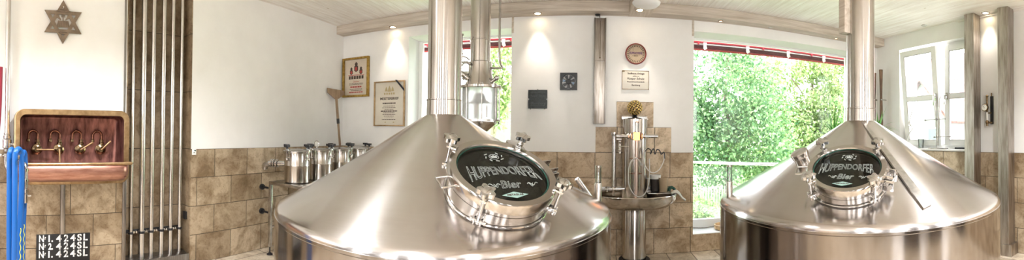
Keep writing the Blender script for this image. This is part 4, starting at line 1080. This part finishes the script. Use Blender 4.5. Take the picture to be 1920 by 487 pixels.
# riser pipes in the niche
NX = -3.53
specs = [(1.345, .018), (1.459, .028), (1.564, .023), (1.678, .024), (1.782, .021), (1.888, .020)]
names = ['thin riser pipe beside the copper sink in the tiled niche', 'thickest riser pipe, second from the copper sink', 'third riser pipe from the copper sink', 'fourth riser pipe from the copper sink', 'fifth riser pipe from the copper sink', 'last riser pipe beside the niche edge and the white wall']
for (y_, r_), nm in zip(specs, names):
    t = thing('riser_pipe', nm, 'pipe', (NX, y_, .12), 'riser pipes in the tiled niche')
    obj('pipe', B().tube([(NX, y_, .122), (NX, y_, ZC)], r_, 20), M['pipe'], t)
    obj('clamp', B().lathe([(r_, 0), (r_ + .007, .001), (r_ + .007, .022), (r_, .023)], (NX, y_, .36), seg=20), M['clampdark'], t)
t = thing('clamp_rail', 'dark horizontal clamp rail low behind the riser pipes', 'rail', (NX - .05, 1.62, .36))
rl = B().box(NX - .06, 1.30, .355, NX - .045, 1.94, .39, .002)
obj('rail', rl, M['clampdark'], t)
for (y_, r_) in specs[:-1]:
    obj('bolt', B().cyl((NX - .045, y_ + .038, .372), (NX - .01, y_ + .038, .372), .012, 8).cyl((NX - .045, y_ + .068, .372), (NX - .01, y_ + .068, .372), .012, 8), M['polish'], t)
t = thing('niche_plinth', 'grey steel plinth and upright angle at the foot of the riser pipes', 'plinth', (-3.5, 1.62, 0))
obj('plinth', B().box(XL - .165, 1.27, 0, XL + .02, 1.96, .12, .003), M['zinc'], t)
obj('upright_angle', B().box(XL, 1.225, 0, XL + .016, 1.262, 1.0, .002).box(XL, 1.225, 1.0, XL + .010, 1.243, ZC), M['zinc'], t)
obj('black_clip', B().box(XL - .10, 1.94, .46, XL - .04, 1.964, .54, .003), M['black'], t)
t = thing('wall_socket', 'tiny white socket plate at the top corner of the tiles beside the niche', 'socket', (XL, 1.995, 1.15))
obj('plate', B().box(XL + .006, 1.982, 1.14, XL + .018, 2.03, 1.20, .003), M['white'], t)
obj('print', B().box(XL + .018, 1.995, 1.16, XL + .0185, 2.015, 1.166).box(XL + .018, 2.005, 1.178, XL + .0185, 2.025, 1.19), M['greenedge'], t)

# ------------------------------------------------------------------ right wall: square ducts, gauge, carved poles, stand, plant
def sq_duct(y0, y1, label):
    t = thing('square_duct', label, 'duct', (4.03, (y0 + y1) / 2, 0), 'square steel-clad ducts on the right wall')
    x0 = 3.955
    obj('shaft', B().box(x0, y0, .13, XR - .022, y1, ZC, .002), M['duct'], t, smooth=False)
    obj('back_rail', B().box(XR - .022, y0 + .012, .13, XR, y1 - .012, ZC), M['clampdark'], t, smooth=False)
    obj('base_box', B().box(x0 - .01, y0 - .035, 0, XR, y1 + .01, .135, .003), M['duct'], t, smooth=False)
sq_duct(2.552, 2.695, 'square steel-clad duct next to the casement window')
sq_duct(2.075, 2.215, 'square steel-clad duct with visible base box, beyond the pressure gauge')
t = thing('pressure_gauge', 'small brass pressure gauge set on a black backplate between the ducts', 'gauge', (XR, 2.41, 1.53))
obj('backplate', B().box(XR - .02, 2.372, 1.55, XR, 2.412, 1.90, .003), M['black'], t)
obj('gauge_tube', B().cyl((XR - .045, 2.44, 1.53), (XR - .045, 2.44, 1.90), .014).ball((XR - .045, 2.44, 1.90), .018, 12).cyl((XR - .045, 2.37, 1.57), (XR - .045, 2.44, 1.57), .012).lathe([(.02, 0), (.022, .003), (.022, .03), (.02, .033)], (XR - .045, 2.44, 1.56), seg=16).cyl((XR - .02, 2.39, 1.90), (XR - .02, 2.39, 1.94), .008).cyl((XR - .045, 2.38, 1.69), (XR - .045, 2.44, 1.69), .009), M['brassdark'], t)
g_ = obj('gauge_case', B().cyl((XR - .05, 2.458, 1.757), (XR - .085, 2.458, 1.757), .046, 32, bev=.004), M['brassdark'], t)
obj('gauge_dial', B().cyl((XR - .085, 2.458, 1.757), (XR - .087, 2.458, 1.757), .038, 32), M['dial'], g_)
obj('needle', B().box(-.002, -.01, .0, .002, .03, .0008).xform(on_right(2.458, 1.757, XR - .0872) @ Matrix.Rotation(.7, 4, 'Z')), M['ink'], g_, smooth=False)
obj('glass_tube', B().cyl((XR - .045, 2.44, 1.60), (XR - .045, 2.44, 1.70), .017), M['dial'], t)
def pole(x, y, z0, z1, lean, label):
    t = thing('carved_pole', label, 'pole', (x, y, z0), 'carved wooden poles in the right corner')
    P = [(x + lean * (q / 12), y, z0 + (z1 - z0) * q / 12) for q in range(13)]
    R_ = [.023 + .004 * math.sin(q * 1.7) for q in range(13)]; R_[-1] = .03; R_[-2] = .024
    obj('shaft', B().tube(P, R_, 14), M['woodpole'], t)
    obj('bracket', B().box(x - .05, y - .03, z0 + 1.95, x + .06, y - .02, z0 + 1.965), M['steel2'], t)
pole(3.90, 4.33, .0, 2.37, .03, 'dark carved wooden pole nearer the chimney')
pole(4.02, 4.25, .0, 2.42, -.03, 'dark carved wooden pole nearer the casement window')
# dragon tree
t = thing('dragon_tree', 'potted dragon tree with long pointed leaves beside the large window', 'plant', (3.32, 3.98, 0))
obj('pot', B().lathe([(0, 0), (.13, 0), (.17, .30), (.185, .30), (.185, .34), (.165, .34), (.16, .30), (0, .30)], (3.32, 3.98, 0), seg=40), M['pot'], t)
obj('stem', B().tube(spline([(3.32, 3.98, .28), (3.33, 3.99, .7), (3.31, 3.97, 1.1), (3.33, 3.98, 1.53)], 5), .02, 10).tube(spline([(3.33, 3.98, .7), (3.55, 3.98, .95), (3.70, 3.99, 1.48)], 5), .015, 10).tube(spline([(3.33, 3.98, .7), (3.05, 3.97, .95), (2.88, 3.95, 1.44)], 5), .015, 10), M['bark'], t)
random.seed(11)
lf = B()
def leaf(base, az_, el, l, w):
    d_ = Vector((math.cos(az_) * math.cos(el), math.sin(az_) * math.cos(el), math.sin(el))); side = Vector((-math.sin(az_), math.cos(az_), 0))
    prev = None; pts_ = []
    for q in range(9):
        u = q / 8; c_ = base + d_ * (l * u) + Vector((0, 0, -.45 * l * u * u * (1 if el < 1.1 else .25)))
        ww = w * (math.sin(PI * min(1, .12 + u * .9)) ** .7) * (1 - u * .55) if q < 8 else .0005
        up = Vector((0, 0, 1)) * ww * .3
        pts_.append([lf.bm.verts.new(c_ - side * ww + up), lf.bm.verts.new(c_), lf.bm.verts.new(c_ + side * ww + up)])
    for A, C_ in zip(pts_[:-1], pts_[1:]):
        for q in range(2): lf.bm.faces.new((A[q], A[q + 1], C_[q + 1], C_[q]))
for cb_, n_ in ((Vector((3.33, 3.98, 1.52)), 24), (Vector((3.70, 3.99, 1.46)), 24), (Vector((2.88, 3.95, 1.42)), 22)):
    for q in range(n_):
        a_ = q * 2.4 + random.uniform(-.2, .2)
        L2 = random.uniform(.32, .48)
        if cb_.y + math.sin(a_) * L2 > 4.40: L2 = max(.1, (4.40 - cb_.y) / max(.01, math.sin(a_)) * .9)
        leaf(cb_, a_, random.uniform(.35, 1.35), L2, .013)
obj('leaves', lf, M['leafpot'], t)
# things on the right window sill
zs = RZ0 + .006
t = thing('lab_stand', 'thin laboratory stand with two clamp arms in front of the casement window', 'stand', (4.16, 3.30, zs))
obj('base', B().box(4.115, 3.13, zs, 4.20, 3.42, zs + .012, .003), M['zinc'], t)
obj('rod', B().cyl((4.16, 3.31, zs + .01), (4.16, 3.31, 1.98), .006, 10), M['steel2'], t)
for z_, y0_, y1_ in ((1.64, 3.14, 3.50), (1.40, 3.06, 3.34)):
    obj('clamp_arm', B().cyl((4.15, y0_, z_), (4.15, y1_, z_ - .01), .006, 8).cyl((4.155, 3.30, z_ - .02), (4.155, 3.30, z_ + .02), .011, 10).ball((4.15, y0_, z_), .012, 10).ball((4.15, y1_, z_ - .01), .013, 10), M['zinc'], t)
o = obj('window_rod', B().tube([(4.10, 3.235, 1.28), (4.10, 3.20, 1.95)], .008, 10).cyl((4.10, 3.214, 1.74), (4.10, 3.212, 1.80), .014, 12), M['steel2'], loc=(4.10, 3.23, 1.25)); tag(o, 'slim upright rod between the two window sashes', 'rod')
t = thing('drinking_glass', 'clear glass tumbler standing on the casement window sill', 'glass', (4.17, 3.60, zs))
obj('tumbler', B().lathe([(0, .004), (.034, .004), (.042, .13), (.039, .13), (.032, .012), (0, .012)], (4.17, 3.60, zs), seg=28), M['tube'], t)
o = obj('marker_tool', B().tube([(4.15, 2.72, zs + .014), (4.15, 2.98, zs + .014)], [.010, .013], 10).ball((4.15, 2.72, zs + .014), .013, 8), M['black'], loc=(4.15, 2.8, zs)); tag(o, 'black handled tool lying on the casement window sill', 'tool')
o = obj('white_cord', B().tube(spline([(4.12, 3.72, 1.78), (4.10, 3.76, 1.60), (4.10, 3.70, 1.52), (4.10, 3.78, 1.42), (4.11, 3.84, 1.30), (4.13, 3.86, zs + .012)], 8), .008, 7).tube([(4.10 + .0, 3.76 + .03 * math.cos(q * .7), 1.58 + .03 * math.sin(q * .7)) for q in range(9)], .007, 6, True).tube([(4.11, 3.84 + .03 * math.cos(q * .7), 1.30 + .03 * math.sin(q * .7)) for q in range(9)], .007, 6, True).tube([(4.12, 3.72, 1.78), (4.22, 3.72, 2.0)], .003, 6), M['ropew'], loc=(4.11, 3.78, zs)); tag(o, 'white looped cord hanging beside the tilted window sash', 'cord')
# wooden dish on the big window sill
t = thing('wooden_dish', 'round wooden dish on the low sill of the large window', 'dish', (1.66, 4.60, .214))
obj('bowl', B().lathe([(0, 0), (.10, 0), (.125, .01), (.13, .06), (.118, .062), (.112, .03), (0, .028)], (1.66, 4.62, .2145), seg=44), noisy('pale bowl wood', (.52, .34, .17), (.70, .50, .28), .5, scale=8), t)
obj('contents', B().ball((1.64, 4.62, .262), .022, 12).ball((1.70, 4.60, .262), .02, 12).cyl((1.60, 4.58, .27), (1.67, 4.66, .275), .006), M['dial'], t)
o = obj('sill_cable', B().tube(spline([(1.22, 4.79, .222), (1.4, 4.72, .222), (1.6, 4.775, .222), (1.9, 4.78, .222)], 6), .006, 6), M['zinc'], loc=(1.4, 4.75, .214)); tag(o, 'thin dark cable lying along the low window sill', 'cable')

# ------------------------------------------------------------------ outside: awnings, railing, trees, houses
def awning(x0, x1, label, clips, brs):
    y_ = 5.0
    t = thing('awning', label, 'awning', ((x0 + x1) / 2, y_, 2.55), 'red awnings outside the windows')
    obj('front_tube', B().box(x0, y_ - .03, 2.668, x1, y_ + .03, 2.735, .008), M['redpaint'], t)
    obj('white_rail', B().box(x0, y_ - .005, 2.648, x1, y_ + .03, 2.664, .003), M['whiteframe'], t)
    obj('cloth_roll', B().tube([(x0, y_ + .02, 2.610), (x1, y_ + .02, 2.610)], .036, 18), M['redcloth'], t)
    obj('hem', B().box(x0, y_ - .032, 2.560, x1, y_ - .024, 2.582, .002), M['redhem'], t)
    for bx_ in brs: obj('bracket', B().box(bx_ - .015, y_ - .04, 2.66, bx_ + .015, y_ + .03, 2.75, .004).cyl((bx_, y_ - .035, 2.64), (bx_, y_ - .035, 2.68), .012), M['redpaint'], t)
    for cx2 in clips: obj('clip', B().prism([(-.022, .05), (.022, .05), (.018, 0), (.03, -.03), (.0, -.05), (-.018, -.03), (-.02, .0)], -.005, .02, on_back(cx2, 2.618, y_ - .035)), M['whiteframe'], t, smooth=False)
    obj('wall_arm', B().box(x0 + .1, YO, 2.66, x0 + .14, y_ - .02, 2.70).box(x1 - .14, YO, 2.66, x1 - .1, y_ - .02, 2.70), M['redpaint'], t)
awning(-2.58, -.80, 'red awning rolled up outside the narrow window', [-2.25, -1.62, -1.20], [-2.32, -1.10])
awning(1.16, 4.02, 'red awning rolled up outside the large window', [1.49, 2.12, 2.78, 3.42, 3.9], [1.40, 2.37, 3.2])
t = thing('balcony_railing', 'steel handrail with glass panels outside the large window', 'railing', (2.2, 5.8, -.3))
A_ = Vector((.95, 6.70, .96)); D_ = Vector((1.055, -.79, 0)).normalized(); L3 = 3.3
obj('handrail', B().tube([A_, A_ + D_ * L3], .024, 14), M['steel2'], t)
for q in (.0, 3.27):
    pt_ = A_ + D_ * q; obj('post', B().tube([(pt_.x, pt_.y, -.3), (pt_.x, pt_.y, .94)], .018, 12), M['steel2'], t)
for q in (.04, 1.8):
    a_ = A_ + D_ * q; b_ = A_ + D_ * (q + (.86 if q > .1 else 1.72)); nrm = Vector((D_.y, -D_.x, 0)) * .004
    pb_ = B(); pv = [pb_.bm.verts.new(v_) for v_ in (a_ - nrm + Vector((0, 0, -1.15)), b_ - nrm + Vector((0, 0, -1.15)), b_ - nrm + Vector((0, 0, -.06)), a_ - nrm + Vector((0, 0, -.06)), a_ + nrm + Vector((0, 0, -1.15)), b_ + nrm + Vector((0, 0, -1.15)), b_ + nrm + Vector((0, 0, -.06)), a_ + nrm + Vector((0, 0, -.06)))]
    for f_ in ((0, 1, 2, 3), (7, 6, 5, 4), (0, 4, 5, 1), (1, 5, 6, 2), (2, 6, 7, 3), (3, 7, 4, 0)): pb_.bm.faces.new([pv[i_] for i_ in f_])
    obj('glass_panel', pb_, M['glass'], t, smooth=False)
# ground
g = struct('ground', B().box(-30, YO + .0, -.45, 40, 45, -.3).box(XR + .42, -10, -.45, 40, YO, -.3), M['terrace'])
g = struct('lawn', B().box(-8, 7.4, -.3, 16, 22, -.28), M['grass'])
random.seed(5)
def leafcloud(n, ell, size, hollow=.55, clump=26):
    mb = B(); bm = mb.bm
    cl_ = []
    for q in range(clump):
        c_, rx, ry, rz = random.choice(ell)
        v = Vector([random.gauss(0, 1) for _ in range(3)]).normalized() * random.uniform(hollow, 1)
        cl_.append(Vector((c_[0] + v.x * rx, c_[1] + v.y * ry, c_[2] + v.z * rz)))
    for q in range(n):
        b_ = random.choice(cl_) + Vector([random.gauss(0, .20 if size < .0995 or size > .1005 else .09) for _ in range(3)])
        d_ = Vector([random.gauss(0, 1) for _ in range(3)]); d_.z -= .5; d_.normalize()
        s_ = d_.orthogonal().normalized(); s_ = (Matrix.Rotation(random.uniform(0, 6.3), 3, d_) @ s_)
        l_ = size * random.uniform(.6, 1.25); w_ = l_ * .30
        vs = [bm.verts.new(b_), bm.verts.new(b_ + d_ * l_ * .35 + s_ * w_), bm.verts.new(b_ + d_ * l_), bm.verts.new(b_ + d_ * l_ * .35 - s_ * w_)]
        bm.faces.new(vs)
    return mb
def tree(x, y, h, ell, n, size, m, label, clump=60):
    t = thing('tree', label, 'tree', (x, y, -.3), 'garden trees outside')
    tr = B().tube(spline([(x, y, -.3), (x + .05, y, h * .3), (x - .05, y + .05, h * .6), (x, y, h * .85)], 4), [.11 - .0065 * q for q in range(13)], 10)
    for (c_, rx, ry, rz) in ell: tr.tube(spline([(x, y, h * .35), ((x + c_[0]) / 2, (y + c_[1]) / 2, (h * .35 + c_[2]) / 2 + .2), c_], 3), .03, 6)
    obj('trunk', tr, M['bark'], t)
    o = obj('foliage', leafcloud(n, ell, size, clump=clump), m, t, smooth=False)
    return t
tree(3.6, 9.8, 4.2, [((3.5, 9.7, 2.6), 1.5, 1.0, 1.6), ((2.6, 9.9, 1.1), 1.2, .9, 1.3), ((4.2, 9.5, 1.3), 1.3, .9, 1.3)], 27000, .105, M['leafC'], 'dark green leafy tree outside the large window, beside the white wall', 210)
tree(8.6, 13.2, 6.0, [((7.4, 13.0, 3.7), 2.6, 1.1, 2.1), ((7.0, 12.9, 1.3), 2.6, 1.0, 1.6), ((9.8, 12.9, 3.2), 2.2, 1.0, 2.4), ((9.6, 12.9, .8), 2.1, 1.0, 1.4)], 46000, .145, M['leafB'], 'yellow green tree behind the middle of the large window', 330)
tree(8.6, 9.8, 4.6, [((8.4, 9.6, 2.4), 1.5, 1.0, 1.8), ((8.2, 9.6, .8), 1.4, .9, 1.1)], 9000, .10, M['leafA'], 'green tree outside the large window, beside the chimney', 90)
tree(-3.1, 11.3, 5.4, [((-2.95, 11.3, 3.65), .6, .5, 1.2), ((-2.83, 11.3, 2.36), .45, .4, .8)], 3600, .14, M['leafB'], 'pale young tree seen through the narrow window', 40)
def bush(x, y, r_, label):
    t = tag(obj('bush', leafcloud(2600, [((x, y, r_ * .35 - .3), r_, r_ * .8, r_ * .8)], .10, .3, 40), M['leafA'], loc=(x, y, -.3), smooth=False), label, 'bush', 'round garden bushes')
bush(1.95, 6.95, .42, 'round bush behind the railing near the window edge')
bush(3.40, 6.85, .42, 'round bush behind the railing next to the vat')
t = thing('picket_fence', 'low grey picket fence behind the garden bushes', 'fence', (3.0, 8.0, -.3))
fb = B().box(.6, 7.82, -.05, 5.5, 7.84, -.02).box(.6, 7.82, .2, 5.5, 7.84, .23)
obj('rails', fb, M['zinc'], t)
fb = B()
for q in range(80): fb.box(.6 + q * .061, 7.80, -.3, .63 + q * .061, 7.815, .32)
o = obj('pickets', fb, M['zinc'], t, smooth=False)
# houses
def house(x0, x1, y0, y1, h, ridge, axis, label, wins, rm):
    t = thing('house', label, 'house', ((x0 + x1) / 2, (y0 + y1) / 2, -.3), 'neighbouring houses')
    w = B().box(x0, y0, -.3, x1, y1, h)
    if axis == 'y':   # gable faces -y
        xm = (x0 + x1) / 2; w.prism([(x0, h), (x1, h), (xm, ridge)], -y1, -y0, Matrix.Rotation(PI / 2, 4, 'X'))
        rf = B().prism([(x0 - .3, h - .3), (xm, ridge), (xm, ridge + .14), (x0 - .36, h - .18)], -y1 - .2, -y0 + .3, Matrix.Rotation(PI / 2, 4, 'X')).prism([(x1 + .3, h - .3), (xm, ridge), (xm, ridge + .14), (x1 + .36, h - .18)], -y1 - .2, -y0 + .3, Matrix.Rotation(PI / 2, 4, 'X'))
    else:             # gable faces -x
        ym = (y0 + y1) / 2; R_ = Matrix(((0, 0, 1, 0), (1, 0, 0, 0), (0, 1, 0, 0), (0, 0, 0, 1)))
        w.prism([(y0, h), (y1, h), (ym, ridge)], x0, x1, R_)
        rf = B().prism([(y0 - .3, h - .3), (ym, ridge), (ym, ridge + .14), (y0 - .36, h - .18)], x0 - .3, x1 + .2, R_).prism([(y1 + .3, h - .3), (ym, ridge), (ym, ridge + .14), (y1 + .36, h - .18)], x0 - .3, x1 + .2, R_)
    obj('walls', w, M['render'], t, smooth=False); obj('roof', rf, rm, t, smooth=False)
    for (a, b_, c_, d_, e_) in wins:
        if axis == 'y':
            f_ = obj('house_window', B().box(a, y0 - .03, c_, b_, y0 - .01, d_), M['white'], t, smooth=False)
            obj('pane', B().box(a + .1, y0 - .04, c_ + .1, b_ - .1, y0 - .03, d_ - .1), M['pane'], f_, smooth=False)
        else:
            f_ = obj('house_window', B().box(x0 - .03, a, c_, x0 - .01, b_, d_), M['white'], t, smooth=False)
            obj('pane', B().box(x0 - .04, a + .1, c_ + .1, x0 - .03, b_ - .1, d_ - .1), M['pane'], f_, smooth=False)
house(-4.6, -1.9, 13.0, 18.0, 1.0, 3.0, 'y', 'white gabled house with red tiles behind the lantern column', [], M['roofY'])
house(17.0, 21.0, 12.7, 16.4, 2.4, 4.6, 'x', 'pale house with red gable roof behind the casement window', [(13.4, 14.2, .6, 1.9, 0), (14.9, 15.7, .6, 1.9, 0)], M['roof'])
house(23.0, 33.0, 8.0, 30.0, 3.4, 8.6, 'y', 'tall pale house farther away beyond the casement window', [], M['roofY'])
# ------------------------------------------------------------------ light: sky and sun, daylight through the windows, the room's own spots, added ceiling fill spots
W = bpy.data.worlds.new('sky'); S.world = W; W.use_nodes = True
nt = W.node_tree; bg = nt.nodes['Background']
tc = N(nt, 'ShaderNodeTexCoord'); sp = N(nt, 'ShaderNodeSeparateXYZ'); nt.links.new(tc.outputs['Generated'], sp.inputs[0])
nt.links.new(ramp(nt, sp.outputs[2], [(0.0, (1.0, .99, .97)), (.35, (.86, .92, 1.0))]), bg.inputs[0])
bg.inputs[1].default_value = 2.7
sun = bpy.data.lights.new('sun', 'SUN'); sun.energy = 5; sun.angle = .02; sun.color = (1, .95, .86)
so = bpy.data.objects.new('sun', sun); COL.objects.link(so)
so.rotation_euler = Vector((-.5, -.9, -1.25)).to_track_quat('-Z', 'Y').to_euler() if False else Vector((-.55, .12, -1.3)).to_track_quat('-Z', 'Y').to_euler()
def portal(name, loc, rot, sx, sy):
    l = bpy.data.lights.new(name, 'AREA'); l.shape = 'RECTANGLE'; l.size = sx; l.size_y = sy; l.cycles.is_portal = True
    o = bpy.data.objects.new(name, l); COL.objects.link(o); o.location = loc; o.rotation_euler = rot
portal('portal_narrow_window', ((W1[0] + W1[1]) / 2, YO + .02, 1.43), (-PI / 2, 0, 0), W1[1] - W1[0], 2.45)
portal('portal_large_window', ((W2[0] + W2[1]) / 2, YO + .02, 1.42), (-PI / 2, 0, 0), W2[1] - W2[0], 2.45)
portal('portal_casement', (XR + .42, (RY0 + RY1) / 2, (RZ0 + RZ1) / 2), (0, PI / 2, 0), RZ1 - RZ0, RY1 - RY0)
portal('portal_rear', ((XL + XR) / 2, YR - .27, 1.485), (PI / 2, 0, 0), XR - XL, 2.3)
S.view_settings.view_transform = 'Standard'; S.view_settings.look = 'None'; S.view_settings.gamma = 1; S.view_settings.use_curve_mapping = False
S.view_settings.exposure = 2.12
S.cycles.use_denoising = True
S.cycles.max_bounces = 10; S.cycles.diffuse_bounces = 6; S.cycles.glossy_bounces = 5; S.cycles.transparent_max_bounces = 16
S.cycles.sample_clamp_indirect = 8; S.cycles.caustics_reflective = False; S.cycles.caustics_refractive = False
